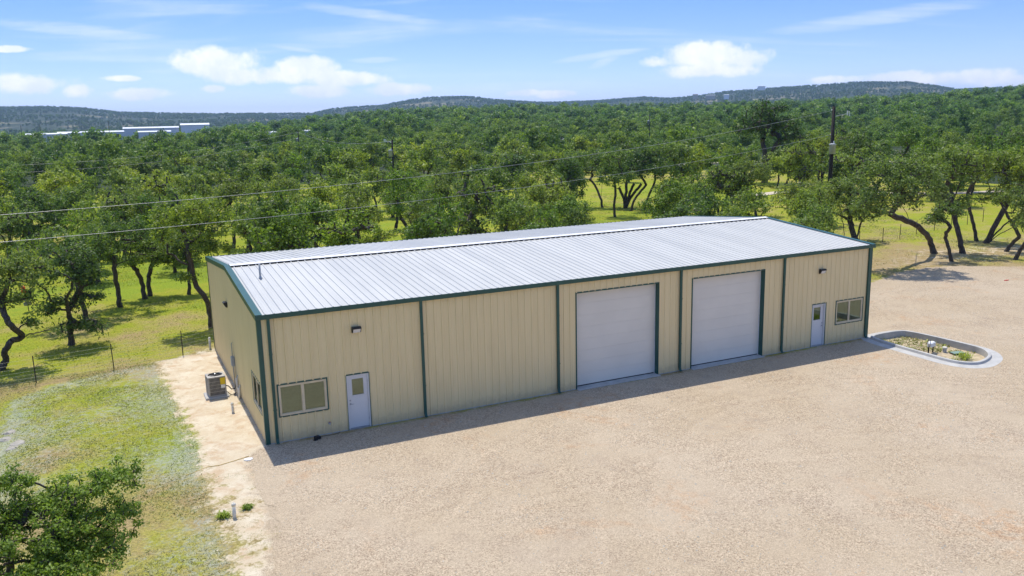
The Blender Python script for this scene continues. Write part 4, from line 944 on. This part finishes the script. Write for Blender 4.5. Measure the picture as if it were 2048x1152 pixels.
# ------------------------------------------------------------------ woodland oaks from a set of protos
def proto(seed, h, w, leaf, per, crad, nst=1, maxcl=260, dens=1.0, low=.32, r0=.145):
    g = np.random.default_rng(seed); st = []
    for i in range(nst):
        a = g.uniform(0, 6.28); l = g.uniform(.3, 1.2)*(1 if nst == 1 else 1.4); fh = h*g.uniform(.36, .5)
        st.append([(0.06*i, 0, 0), (l*.25*math.cos(a), l*.25*math.sin(a), fh*.4), (l*.7*math.cos(a+.4), l*.7*math.sin(a+.4), fh*.75), (l*math.cos(a+.2), l*math.sin(a+.2), fh)])
    lo = []
    for i in range(g.integers(5, 8)):
        a = g.uniform(0, 6.28); rr = w*g.uniform(.12, .55); z = h*g.uniform(.46, .80); q = w*g.uniform(.34, .52)
        lo.append((rr*math.cos(a), rr*math.sin(a), z, q, q, q*g.uniform(.58, .8)))
    lo.append((st[0][-1][0], st[0][-1][1], h*.80, w*.42, w*.42, h*.19)); lo.append((st[0][-1][0]*.5, st[0][-1][1]*.5, h*(low+.14), w*.6, w*.6, h*.14))
    return gen_tree(st, lo, seed, leaf, per, crad, dens, r0, 'proto', maxcl=maxcl)
HI = [proto(200+i, 6.0, 2.35, .16, 40, .52, 1+(i % 3), 190, dens=.85, low=(.32, .22, .12)[i % 3]) for i in range(7)]
MD = [proto(300+i, 6.2, 2.5, .31, 20, .74, 1, 105, low=.25) for i in range(5)]
LO = [proto(400+i, 6.2, 2.7, .62, 9, 1.15, 1, 58, low=.2) for i in range(4)]
jt, jc = gen_tree([[(0, 0, 0), (.05, 0, 1.0), (0, .05, 3.0)]], [(0, 0, 1.3, 1.5, 1.5, 1.1), (.1, .1, 2.7, 1.25, 1.25, 1.0), (-.1, 0, 4.0, .95, .95, .9), (0, 0, 5.2, .5, .5, .8)], 450, .5, 10, .8, 1.3, .12, 'juniper', maxcl=60)
_a = np.zeros(len(jc.vertices)*4, np.float32); jc.color_attributes['tint'].data.foreach_get('color', _a); _a = _a.reshape(-1, 4); _a[:, 0] *= .25; _a[:, 1] *= .5; jc.color_attributes['tint'].data.foreach_set('color', _a.ravel())
PTS = []                                    # occupied ground
for o in list(COL.objects):
    if o.type == 'EMPTY' and o.get('category') == 'tree': PTS.append((o.location.x, o.location.y))
def px_ok(x, y):
    """keep the open ground the photograph shows: lawn, meadow, yard"""
    if -3 < x < 34 and -4 < y < 18.5: return False
    if sdist(np.array(x), np.array(y), GRAVEL) > -2.5: return False
    if x < 4.5 and y < 46: return False                       # mown lawn on the left (its trees are placed singly)
    d = np.array([x, y, 0])-CAM; k = FPX/d.dot(FWD); u, v = 1024+k*d.dot(R2), 576-k*d.dot(U2)
    if 1150 < u < 1345 and 366 < v < 452: return False        # meadow behind the ridge
    if 1145 < u < 1330 and v > 452: return False
    if 1345 < u < 1640 and 408 < v < 520: return False
    if 1380 < u < 1660 and 318 < v < 345: return False        # grass strip by the far track
    if u > 1640 and v > 415: return False                     # open grass right of the building
    if 1940 < u and 300 < v < 330: return False
    if math.hypot(x-64.2, y-35.5) < 3: return False
    return True
TINTS = [((1, 1, 1), 'olive green'), (BRT, 'light yellow-green'), (DRK, 'dark green'), (GRY, 'greyish green'), ((.8, .95, .7), 'deep green')]
def scatter(n, d0, d1, mind, protos, lab, grp, zone=None, amin=-.60, amax=.60, smin=.82, smax=1.22, seed=1):
    g = np.random.default_rng(seed); made = 0; tries = 0
    while made < n and tries < n*60:
        tries += 1
        d = math.sqrt(g.uniform(d0*d0, d1*d1)); a = YAW+g.uniform(amin, amax); x, y = CAM[0]+d*math.sin(a), CAM[1]+d*math.cos(a)
        if not px_ok(x, y) or (zone and not zone(x, y)): continue
        P_ = np.array(PTS); md = mind*(0.8+.5*float(vnoise(x, y, .06)))
        if np.min(np.hypot(P_[:, 0]-x, P_[:, 1]-y)) < md: continue
        PTS.append((x, y)); i = g.integers(len(protos)); tint, tn = TINTS[g.choice(5, p=[.36, .2, .16, .14, .14])]
        j = g.uniform(.88, 1.12); s = g.uniform(smin, smax)
        tree_obj(*protos[i], (x, y, ground_z(x, y)-.05), g.uniform(0, 6.28), s, lab % tn, grp+', '+tn, tuple(c*j for c in tint), sz=s*g.uniform(.85, 1.12)); made += 1
    return made
# loose trees round the mown lawn
for u, v, s, i in ((198, 566, .95, 0), (183, 562, .9, 3), (60, 548, 1.0, 1), (95, 520, 1.1, 4), (20, 528, 1.0, 2), (-40, 540, 1.1, 5), (378, 588, .8, 6), (250, 520, 1.1, 1), (310, 515, 1.0, 3), (150, 505, 1.1, 5), (350, 545, .85, 2), (-70, 620, 1.0, 0), (-110, 700, 1.0, 4)):
    p = onz(u, v); PTS.append((p[0], p[1])); tint, tn = TINTS[(i*3) % 5]
    tree_obj(*HI[i], (p[0], p[1], -.03), i*1.3, s, '%s oak standing on the mown lawn behind the lawn-front oaks' % tn, 'oaks at the back of the lawn, '+tn, tint)
n1 = scatter(112, 50, 105, 4.6, HI, '%s oak in the dense grove behind the warehouse', 'grove oaks', None, seed=21)
nr = scatter(24, 104, 165, 5.0, HI, 'tall %s oak beyond the open grass past the far gable', 'tall oaks beyond the open grass', None, .33, .58, 1.25, 1.6, seed=25)
n2 = scatter(140, 100, 190, 5.8, MD, '%s oak in the woods beyond the grove', 'woodland oaks', None, seed=22, smin=.9, smax=1.3)
print('woodland', n1, n2)

# the woods further out read as one mass: instanced crowns on one object each
def gn_scatter(name, P_, scales, protos, label, color):
    V = np.asarray(P_, np.float32); n = len(V); me = bpy.data.meshes.new(name); me.vertices.add(n); me.vertices.foreach_set('co', V.ravel())
    a = me.attributes.new('scl', 'FLOAT', 'POINT'); a.data.foreach_set('value', np.asarray(scales, np.float32))
    a = me.attributes.new('rotz', 'FLOAT', 'POINT'); a.data.foreach_set('value', rng.uniform(0, 6.28, n).astype(np.float32))
    a = me.attributes.new('kind', 'INT', 'POINT'); a.data.foreach_set('value', rng.integers(0, len(protos), n).astype(np.int32))
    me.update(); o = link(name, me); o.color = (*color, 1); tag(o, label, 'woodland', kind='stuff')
    ng = bpy.data.node_groups.new(name, 'GeometryNodeTree'); ng.interface.new_socket('Geometry', in_out='INPUT', socket_type='NodeSocketGeometry'); ng.interface.new_socket('Geometry', in_out='OUTPUT', socket_type='NodeSocketGeometry')
    nd = ng.nodes; gi = nd.new('NodeGroupInput'); go = nd.new('NodeGroupOutput'); ip = nd.new('GeometryNodeInstanceOnPoints'); g2 = nd.new('GeometryNodeGeometryToInstance'); lk = ng.links
    mtp = nd.new('GeometryNodeMeshToPoints'); lk.new(gi.outputs[0], mtp.inputs[0]); lk.new(mtp.outputs[0], ip.inputs['Points'])
    for pr in reversed(protos):
        oi = nd.new('GeometryNodeObjectInfo'); oi.inputs['Object'].default_value = pr; oi.transform_space = 'ORIGINAL'; oi.inputs['As Instance'].default_value = True; lk.new(oi.outputs['Geometry'], g2.inputs[0])
    lk.new(g2.outputs[0], ip.inputs['Instance']); ip.inputs['Pick Instance'].default_value = True
    def attr(nm, t):
        k = nd.new('GeometryNodeInputNamedAttribute'); k.data_type = t; k.inputs['Name'].default_value = nm
        return [s for s in k.outputs if s.name == 'Attribute' and s.enabled][0]
    lk.new(attr('kind', 'INT'), ip.inputs['Instance Index'])
    cx = nd.new('ShaderNodeCombineXYZ'); lk.new(attr('rotz', 'FLOAT'), cx.inputs[2]); lk.new(cx.outputs[0], ip.inputs['Rotation'])
    lk.new(attr('scl', 'FLOAT'), ip.inputs['Scale']); lk.new(ip.outputs[0], go.inputs[0])
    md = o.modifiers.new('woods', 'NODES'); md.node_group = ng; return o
def far_points(n, d0, d1, amin=-.66, amax=.66, seed=5, cell=5.0, gap=None, cover=.0):
    g = np.random.default_rng(seed); d = np.sqrt(g.uniform(d0*d0, d1*d1, n)); a = YAW+g.uniform(amin, amax, n); x = CAM[0]+d*np.sin(a); y = CAM[1]+d*np.cos(a)
    key = np.floor(x/cell).astype(np.int64)*100003+np.floor(y/cell).astype(np.int64); _, ix = np.unique(key, return_index=True); x, y, d, a = x[ix], y[ix], d[ix], a[ix]
    keep = fbm(x, y, .011) > cover
    if gap is not None: keep &= gap(x, y, d, a)
    x, y, d, a = x[keep], y[keep], d[keep], a[keep]; z = terrain_z(d, a)-.2
    return np.stack([x, y, z], 1)
FARB = []          # (x, y, radius) cleared for far buildings
def gap(x, y, d, a):
    k = np.ones(len(x), bool)
    for (bx, by, br) in FARB: k &= np.hypot(x-bx, y-by) > br
    u = u_of(a); vg = HZ(u)+FPX*(CAM[2])/d
    k &= ~((u > 1380) & (u < 1660) & (vg > 318) & (vg < 345)) & ~((u > 1940) & (vg > 300) & (vg < 332))
    return k

# ------------------------------------------------------------------ far buildings
def far_shed(u0, u1, vtop, hd, h, depth, label, roofh=.12, yaw=0.0, open_bay=None, wallm='far_white', roofm='far_roof', lift=0.0, win=0, name='metal_shed', cat='building'):
    c = athd((u0+u1)/2, vtop, hd); wdt = (u1-u0)*hd/FPX; top = c[2]; az = math.atan2(c[0]-CAM[0], c[1]-CAM[1])
    r_ = empty(name, (c[0], c[1], top-h-wdt*0), -az+yaw, label, cat); hw, dp = wdt/2, depth/2; rz = h*roofh; e = h-rz
    mb = MB(); mb.loft([[(-hw, -dp, -6), (hw, -dp, -6), (hw, dp, -6), (-hw, dp, -6)], [(-hw, -dp, e), (hw, -dp, e), (hw, dp, e), (-hw, dp, e)]])
    for s in (-1, 1): mb.quad((s*hw, -dp, e), (s*hw, dp, e), (s*hw, 0, h))
    mb.build('wall', M[wallm], r_)
    mb = MB(); o = .25
    for s in (-1, 1):
        mb.loft([[(x, s*(dp+o), e-.05), (x, 0, h+.03), (x, 0, h+.22), (x, s*(dp+o), e+.15)] for x in ((-hw-o, hw+o) if s > 0 else (hw+o, -hw-o))])
    mb.build('roof', M[roofm], r_)
    if open_bay: MB().box(open_bay[0]*wdt-hw, open_bay[1]*wdt-hw, -dp-.06, -dp+.3, -2, e*.62).build('bay_shade', M['window_dark'], r_)  # dark box stands in for the shade inside the open bay
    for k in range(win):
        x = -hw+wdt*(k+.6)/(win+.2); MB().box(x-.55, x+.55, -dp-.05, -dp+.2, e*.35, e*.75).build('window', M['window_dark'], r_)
    FARB.append((c[0], c[1], max(wdt*.50, 10))); d2 = hd-max(wdt*.35, 14); q = athd(u0*.35+u1*.65, vtop, d2); FARB.append((q[0], q[1], max(wdt*.16, 8)))
    return r_
far_shed(365, 414, 247, 620, 8.5, 16, 'tall white metal shed with an open dark bay on the far valley floor', open_bay=(.62, .95))
far_shed(256, 348, 254, 640, 7.0, 20, 'long white metal building left of the tall shed', wallm='far_grey')
far_shed(282, 336, 262, 560, 5.0, 14, 'lower grey-walled metal building in front of the long white one', wallm='far_grey')
far_shed(130, 234, 263, 560, 5.2, 18, 'long low white metal building with grey walls beside tall power poles', wallm='far_grey', win=6)
far_shed(62, 124, 267, 540, 4.6, 16, 'low white-roofed metal building half hidden by trees', wallm='far_grey')
far_shed(533, 562, 263, 500, 4.0, 10, 'small white-roofed building in the trees right of the tall shed')
far_shed(603, 633, 260, 520, 4.2, 10, 'white roof strip showing in trees behind the slim power pole', roofm='far_roof')
far_shed(1092, 1130, 277, 330, 4.6, 10, 'pale house roof among oaks beyond the meadow', name='house', cat='house', wallm='house_wall')
far_shed(1516, 1530, 172, 2600, 6, 12, 'white house standing on top of the wooded ridge', name='house', cat='house')
far_shed(1412, 1430, 190, 2300, 5, 12, 'long pale house on the hillside above the brush', name='house', cat='house', wallm='house_wall')
far_shed(1448, 1458, 189, 2350, 6, 10, 'small white house on the hillside beside the long pale one', name='house', cat='house')
far_shed(1386, 1396, 188, 2400, 8, 10, 'tan house near the cut bank on the hill', name='house', cat='house', wallm='house_wall', roofm='house_roof')

LOP = []
for i, (tm, cm) in enumerate(LO):                                # four real trees at the front of the far woods lend their crowns to it
    p = athd((420, 760, 1010, 1420)[i], 300, 196); tree_obj(None, cm, (p[0], p[1], ground_z(p[0], p[1])), i, 1.05, ('round-crowned oak in the far woods below the slim pole', 'round-crowned oak in the far woods beyond the transformer pole grove', 'round-crowned oak in the far woods near the pale house roof', 'round-crowned oak in the far woods left of the big dark oak')[i])
    LOP.append([o for o in COL.objects if o.data is cm][0])
p = athd(905, 300, 170); tree_obj(jt, jc, (p[0], p[1], ground_z(p[0], p[1])), 0, 1.1, 'dark pointed juniper standing among the rounded oaks', None, (.7, .85, .85), name='juniper_tree')
LOP.append([o for o in COL.objects if o.data is jc][0])
MDP = [LOP[-1]]
for tm, cm in MD: MDP.append([o for o in COL.objects if o.data is cm][0])
P1 = far_points(9000, 178, 420, seed=31, cell=6.2, gap=gap, cover=.30); s1 = rng.uniform(.5, 1.25, len(P1))*np.where(rng.random(len(P1)) < .12, 1.5, 1)
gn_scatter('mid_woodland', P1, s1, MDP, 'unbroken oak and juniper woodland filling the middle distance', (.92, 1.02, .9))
P2 = far_points(42000, 415, 1120, seed=32, cell=6.6, gap=gap, cover=.36); s2 = rng.uniform(.45, 1.2, len(P2))*np.where(rng.random(len(P2)) < .15, 1.6, 1)
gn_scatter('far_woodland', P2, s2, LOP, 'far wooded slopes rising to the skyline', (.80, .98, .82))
P3 = far_points(26000, 1120, 3600, seed=33, cell=8.5, cover=.40); s3 = rng.uniform(.9, 1.7, len(P3))
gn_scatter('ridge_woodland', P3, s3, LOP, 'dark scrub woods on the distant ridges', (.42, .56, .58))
print('far', len(P1), len(P2), len(P3))
# pale tracks seen between the trees
def strip(name, pts, w, z=.05):
    V = []; 
    for i, p in enumerate(pts):
        q = pts[min(i+1, len(pts)-1)]; o = pts[max(i-1, 0)]; t = np.array([q[0]-o[0], q[1]-o[1]]); t /= np.linalg.norm(t); n = np.array([-t[1], t[0]])*w/2
        V += [(p[0]+n[0], p[1]+n[1], z+ground_z(p[0], p[1])), (p[0]-n[0], p[1]-n[1], z+ground_z(p[0], p[1]))]
    me = bpy.data.meshes.new(name); me.from_pydata(V, [], [(2*i, 2*i+1, 2*i+3, 2*i+2) for i in range(len(pts)-1)]); me.update(); me.materials.append(M['road'])
    tag(link(name, me), kind='structure')
strip('dirt_track', [onz(u, v) for u, v in ((1340, 330), (1450, 326), (1560, 324), (1620, 322), (1700, 323), (1800, 326), (1900, 322), (2000, 317), (2080, 314))], 5.0, .12)
strip('dirt_path', [onz(u, v) for u, v in ((1500, 392), (1560, 385), (1640, 382), (1720, 384), (1880, 388), (1980, 384), (2080, 378))], 2.6, .06)

# ------------------------------------------------------------------ grass tufts
def grass():
    n = 150000; g = np.random.default_rng(91); cnt = []
    def region(n, x0, x1, y0, y1, f, h, tone):
        x = g.uniform(x0, x1, n); y = g.uniform(y0, y1, n); k = f(x, y); x, y = x[k], y[k]; return x, y, np.full(len(x), h), np.full(len(x), tone)
    bank = lambda x, y: (sdist(x, y, DIRT) < -.05) & (fbm(x, y, .55) > .36) & (g.random(len(x)) < .9)
    lawn = lambda x, y: (fbm(x, y, .12) > .34) & ~((x > -3.2) & (x < 33) & (y < 15.9))
    dry = lambda x, y: (sdist(x, y, GRAVEL) < -.3) & (fbm(x, y, .3) > .42)
    rag = lambda x, y: (fbm(x, y, .8) > .60) & (sdist(x, y, GRAVEL) < .3)
    parts = [region(120000, -13, -2.0, -12, 14, bank, .030, 0), region(62000, -24, 6, 13.2, 46, lawn, .045, 1), region(42000, 34, 74, 9, 42, dry, .06, 2), region(26000, 36, 78, 40, 80, lawn, .08, 1), region(6000, -2.8, -.4, -11, -2, rag, .018, 0)]
    px = g.uniform(30.2, 33.2, 2600); py = g.uniform(-5.9, -.2, 2600); k = (sdist(px, py, PLANTER) > .12) & (fbm(px, py, .9) > .47); px, py = px[k], py[k]
    x = np.concatenate([p[0] for p in parts]+[px]); y = np.concatenate([p[1] for p in parts]+[py]); h = np.concatenate([p[2] for p in parts]+[np.full(len(px), .10)]); tn = np.concatenate([p[3] for p in parts]+[np.full(len(px), 0.)])
    z = np.where(sdist(x, y, PLANTER) > 0, -.20, 0.0)-.45*smooth01((-x-5.5)/5)*smooth01((11-y)/5)
    n = len(x); h = h*g.uniform(.5, 1.5, n)*np.where(g.random(n) < .04, 1.7, 1); a = g.uniform(0, 6.28, n); w = h*g.uniform(.25, .5, n); lean = g.normal(0, 1.5, (n, 2))*h[:, None]
    ca, sa = np.cos(a)*w, np.sin(a)*w
    V = np.stack([np.stack([x-ca, y-sa, z-.01], 1), np.stack([x+ca, y+sa, z-.01], 1), np.stack([x+lean[:, 0]+ca*.2, y+lean[:, 1]+sa*.2, z+h], 1)], 1).reshape(-1, 3)
    F = np.arange(n*3).reshape(n, 3); mixv = np.clip(fbm(x, y, .35)*1.6-.3+g.normal(0, .18, n), 0, 1)
    dryc = np.array([.40, .35, .15]); grn = np.array([.24, .30, .035]); lush = np.array([.26, .34, .026])
    col = np.where((tn == 1)[:, None], lush*(.85+.3*mixv[:, None])+np.array([.05, .02, .0])*(1-mixv[:, None]), dryc*(1-mixv[:, None])+grn*mixv[:, None])
    col = np.where((tn == 2)[:, None], dryc*(1-.6*mixv[:, None])+grn*.65*mixv[:, None], col)*g.uniform(.7, 1.25, n)[:, None]
    col = np.repeat(np.concatenate([col, np.ones((n, 1))], 1), 3, axis=0)
    o = link('grass', mesh_np('grass', V, F, M['blade'], False, {'tint': col})); tag(o, 'short grass growing on the bank, lawn and meadow', 'grass', kind='stuff')
grass()
# weeds and a few rocks
def weed(x, y, z, s, label, seed):
    g = np.random.default_rng(seed); n = 150; a = g.uniform(0, 6.28, n); L = s*g.uniform(.10, .30, n); c0 = g.normal(0, .10*s, (n, 2)); up = s*g.uniform(.04, .22, n); w = .012+.01*g.random(n)
    d = np.stack([np.cos(a), np.sin(a)], 1); p = np.stack([-d[:, 1], d[:, 0]], 1)*w[:, None]; mid = c0+d*(L*.5)[:, None]; tip = c0+d*L[:, None]
    V = np.stack([np.concatenate([c0, np.zeros((n, 1))], 1), np.concatenate([mid+p, up[:, None]], 1), np.concatenate([tip, (up*.8)[:, None]], 1), np.concatenate([mid-p, up[:, None]], 1)], 1).reshape(-1, 3)
    v = np.repeat(g.uniform(.2, 1, n), 4); col = np.stack([v, v, v, np.ones(4*n)], 1)
    o = link('weed', mesh_np('weed', V, np.arange(4*n).reshape(n, 4), M['leaf'], False, {'tint': col}), None, (x, y, z)); o.color = (1.15, 1.2, .7, 1)
    tag(o, label, 'weed')
q = onz(1928, 716, -.15); weed(q[0], q[1], -.19, 1.5, 'bright green weed clump at rounded end of planter bed', 5)
q = onz(1798, 667, -.15); weed(q[0], q[1]-.3, -.19, 1.0, 'small weed clump by the rear curb of the planter', 6)
q = onz(447, 1034); weed(q[0], q[1], 0, .8, 'green weed tuft left of the cleanout pipe', 7)
q = onz(495, 1017); weed(q[0], q[1], 0, .6, 'low weed tuft right of the cleanout pipe', 8)
def rock(x, y, z, s, seed, label):
    g = np.random.default_rng(seed); rings = []
    for (rr_, zz) in ((.9, -.3), (1, 0), (.85, .4), (.45, .62)):
        rings.append([(s*rr_*(1+g.normal(0, .16))*math.cos(a)*1.3, s*rr_*(1+g.normal(0, .16))*math.sin(a), s*(zz+g.normal(0, .06))) for a in np.linspace(0, 6.28, 9)[:-1]])
    o = MB().loft(rings).build('rock', M['rock'], None, False, (x, y, z)); o.rotation_euler.z = g.uniform(0, 6); tag(o, label, 'rock')
for i, (u, v, s, lab) in enumerate(((22, 868, .30, 'pale limestone rock at the top of the small bank ledge'), (12, 880, .26, 'rounded limestone rock leaning on the ledge rock'), (40, 890, .34, 'flat limestone rock lying lower on the bank'), (28, 898, .26, 'weathered grey rock under the ledge'))):
    q = onz(u, v, -.35); rock(q[0], q[1], -.42, s, 60+i, lab)

# ------------------------------------------------------------------ wire fence behind the building
def fence():
    P_ = [(-18.5, 11.2), (-8.17, 13.25), (-4.88, 13.84), (-1.55, 14.76), (3, 16.6), (57.9, 22.7), (63.7, 24.3), (80, 27.5)]
    L = [0]
    for a, b in zip(P_[:-1], P_[1:]): L.append(L[-1]+math.hypot(b[0]-a[0], b[1]-a[1]))
    at = lambda s: (np.interp(s, L, [p[0] for p in P_]), np.interp(s, L, [p[1] for p in P_]))
    r_ = empty('wire_fence', (P_[0][0], P_[0][1], 0), 0, 'low wire mesh fence on dark steel posts along the lawn', 'fence'); O = np.array([P_[0][0], P_[0][1]])
    s0 = L[1] % 3.35; ss = np.arange(s0, L[-1], 3.35); g = np.random.default_rng(4)
    for s in ss:
        x, y = at(s); x -= O[0]; y -= O[1]; t = g.normal(0, .02, 2)
        mb = MB(); mb.loft([[(x-.022, y-.02, -.3), (x+.022, y-.02, -.3), (x+.022, y+.02, -.3), (x-.022, y+.02, -.3)], [(x-.02+t[0], y-.02+t[1], 1.28), (x+.02+t[0], y-.02+t[1], 1.28), (x+.02+t[0], y+.02+t[1], 1.28), (x-.02+t[0], y+.02+t[1], 1.28)]])
        mb.build('post', M['post'], r_)
    mb = MB()
    for z in (.12, .28, .44, .60, .78, .98, 1.16):
        mb.tube([(at(s)[0]-O[0], at(s)[1]-O[1]-.025, z+.01*math.sin(s)) for s in np.arange(ss[0], ss[-1], 1.675)], .0035, 3, False)
    mb.build('wire_strand', M['mesh'], r_)
    mb = MB()
    for s in np.arange(ss[0], ss[0]+24, .3):
        x, y = at(s); mb.tube([(x-O[0], y-O[1]-.025, .1), (x-O[0], y-O[1]-.025, 1.0)], .0025, 3, False)
    mb.build('wire_stay', M['mesh'], r_)
fence()
q = onz(58, 623); t = empty('marker_post', (q[0], q[1], 0), 0, 'thin post with orange top and grey hanging chains on the lawn', 'post')
MB().tube([(0, 0, 0), (-.03, 0, .75), (-.12, 0, 1.45)], .025, 8).build('pole', M['post'], t); MB().lathe([(.16, 1.28), (.19, 1.33), (.10, 1.46), (.12, 1.60), (.07, 1.70)], 12, (-.14, 0, 0)).build('orange_top', M['orange'], t, True)
mb = MB()
for k in range(14):
    a = 2*math.pi*k/14; mb.tube([(-.1+.26*math.cos(a), .26*math.sin(a), 1.30), (-.06+.14*math.cos(a), .14*math.sin(a), .75), (-.03+.07*math.cos(a), .07*math.sin(a), .62)], .012, 4)
mb.build('chain', M['mesh'], t); MB().lathe([(.22, .42), (.24, .60), (.23, .60), (.21, .43)], 14, (-.02, 0, 0)).build('basket', M['mesh'], t)
q = onz(2013, 561, .01); tag(MB().bbox(q[0]-.2, q[0]+.2, q[1]-.05, q[1]+.05, 0, .05, .01).build('plastic_scrap', M['red_flag']), 'small red scrap lying on the far gravel', 'litter')

# ------------------------------------------------------------------ power line
def power_pole(xy, h, label, xf=None, arm=None, zb=0.0, r=.16, cond=False):
    p = empty('power_pole', (xy[0], xy[1], zb), 0, label, 'power pole', 'wooden power poles'); az = math.atan2(xy[0]-CAM[0], xy[1]-CAM[1]); p.rotation_euler.z = -az
    MB().tube([(0, 0, -1), (0, 0, h*.5), (0, 0, h)], [r, r*.85, r*.68], 10).build('shaft', M['wood'], p, True)
    if xf:
        sx, z, s = xf
        MB().lathe([(.02, -.5*s), (.30*s, -.5*s), (.31*s, .40*s), (.34*s, .42*s), (.33*s, .48*s), (.1*s, .55*s)], 16, (sx, -.40*s, z)).build('transformer', M['grey_paint'], p, True)
        MB().tube([(sx+.12*s, -.4*s, z+.5*s), (sx+.12*s, -.4*s, z+.78*s)], .05*s, 8).build('bushing', M['white_trim'], p); MB().box(sx-.05, sx+.05, -.12*s, 0, z-.2, z+.2).build('bracket', M['steel'], p)
    if arm:
        sx, z, ln = arm
        MB().tube([(0, 0, z), (sx*ln, -.1, z+.22*ln)], .035, 6).build('arm', M['steel'], p); MB().tube([(sx*ln, -.1, z+.1*ln), (sx*ln, -.1, z+.45*ln)], .06, 8).build('insulator', M['white_trim'], p)
        MB().tube([(sx*ln+.15, -.1, z+.4*ln), (sx*ln+.22, -.1, z+.02)], .045, 8).build('cutout', M['white_trim'], p)
    for z in (h-.35, h-2.9): MB().tube([(-.12, -.05, z), (-.26, -.05, z+.03)], .05, 8).build('insulator', M['white_trim'], p)
    return p
pp = athd(1668, 213, 96); power_pole(pp[:2], pp[2], 'dark power pole with grey transformer standing in the oaks', (.05, pp[2]-4.35, 1.05), (1, pp[2]-1.05, 1.35), r=.26)
for (u, v, hd, xf, arm, lab) in ((784, 279, 112, (-.28, -1.75, .85), (-1, -.35, 1.0), 'power pole with small grey transformer rising from the grove'),
                                (596, 262, 180, (-.3, -1.9, .8), None, 'thin power pole with transformer among treetops left of the grove'),
                                (1299, 229, 250, (-.3, -2.2, 1.0), None, 'distant pole with pale transformer above the meadow clump'),
                                (1105, 234, 420, None, None, 'plain distant pole right of another plain pole'), (1050, 236, 420, None, None, 'plain distant pole left of another plain pole'),
                                (41, 250, 500, None, None, 'plain pole beyond the low white-roofed building'), (79, 250, 500, None, None, 'plain pole in front of the tan hillside clearing'), (216, 241, 470, (.3, -7.5, 1.2), None, 'tall pole in front of the long low white building'), (516, 246, 480, None, None, 'plain pole beside the small white-roofed building')):
    q = athd(u, v, hd); gz = ground_z(q[0], q[1]); power_pole(q[:2], q[2]-gz, lab, (xf[0], q[2]-gz+xf[1], xf[2]) if xf else None, (arm[0], q[2]-gz+arm[1], arm[2]) if arm else None, gz, r=.15)
def wire(name, pts3, r, label, ext):
    """sagging line through three measured points, running on to the next pole out of view"""
    A, Bm, C3 = [np.array(p) for p in pts3]; d = C3[:2]-A[:2]; L = np.linalg.norm(d); d /= L
    s = [0, float((Bm[:2]-A[:2]).dot(d)), L]; co = np.polyfit(s, [A[2], Bm[2], C3[2]], 2)
    ss = np.linspace(-ext, L, 60); z = np.polyval(co, ss); lo = np.argmin(z)
    o = MB().tube([(A[0]+d[0]*t, A[1]+d[1]*t, zz) for t, zz in zip(ss, z)], r, 5).build(name, M['wire'], None, True); tag(o, label, 'cable', 'overhead power lines')
    e = np.array([A[0]+d[0]*-ext, A[1]+d[1]*-ext, z[0]]); return e
def mid_on_line(u, v, A, C3):
    r_ = ray(u, v)[:2]; d = (C3-A)[:2]; M2 = np.array([[r_[0], -d[0]], [r_[1], -d[1]]]); t, s = np.linalg.solve(M2, A[:2]-CAM[:2]); return CAM+ray(u, v)*t
az_r = R2[:2]
for vl, vm, vr, lab in ((430, 327.5, 221, 'upper overhead power line crossing above the grove to the transformer pole'), (484.5, 374.5, 269, 'lower overhead power line crossing above the grove to the transformer pole')):
    A = athd(0, vl, 46); C3 = athd(1664, vr, 96)-np.array([0, 0, 0]); B_ = mid_on_line(1050, vm, A, C3)
    end = wire('power_line', (A, B_, C3), .012, lab, 26)
power_pole(end[:2]+np.array([.1, .1]), 11.5, 'power pole carrying the near end of the overhead lines beyond the lawn')
for (p0, h0, p1, h1, v0, v1) in (((596, 264), 180, (784, 282), 112, 0, 0), ((596, 264), 180, (41, 330), 150, 0, 0), ((596, 276), 180, (41, 345), 150, 0, 0)):
    A = athd(*p0, h0); B_ = athd(*p1, h1); pts = [A+(B_-A)*t-np.array([0, 0, 4*t*(1-t)*1.1]) for t in np.linspace(0, 1, 24)]
    tag(MB().tube(pts, .014, 4).build('power_line', M['wire'], None, True), 'thin far power line strung over the treetops from the slim pole', 'cable', 'far power lines')

# ------------------------------------------------------------------ haze
def haze():
    o = MB().box(-9500, 9500, -9500, 9500, -60, 190).build('haze', M['concrete']); o.data.materials.clear()
    m_, N = mat('haze_air'); v = N.add('ShaderNodeVolumePrincipled', Color=(0.50, 0.72, 1.0), Density=0.00012, Anisotropy=0.3)
    N.add('ShaderNodeOutputMaterial', Volume=v.outputs[0]); o.data.materials.append(m_)
    tag(o, 'thin blue summer haze filling the air over the hills', 'haze', kind='stuff')
haze()
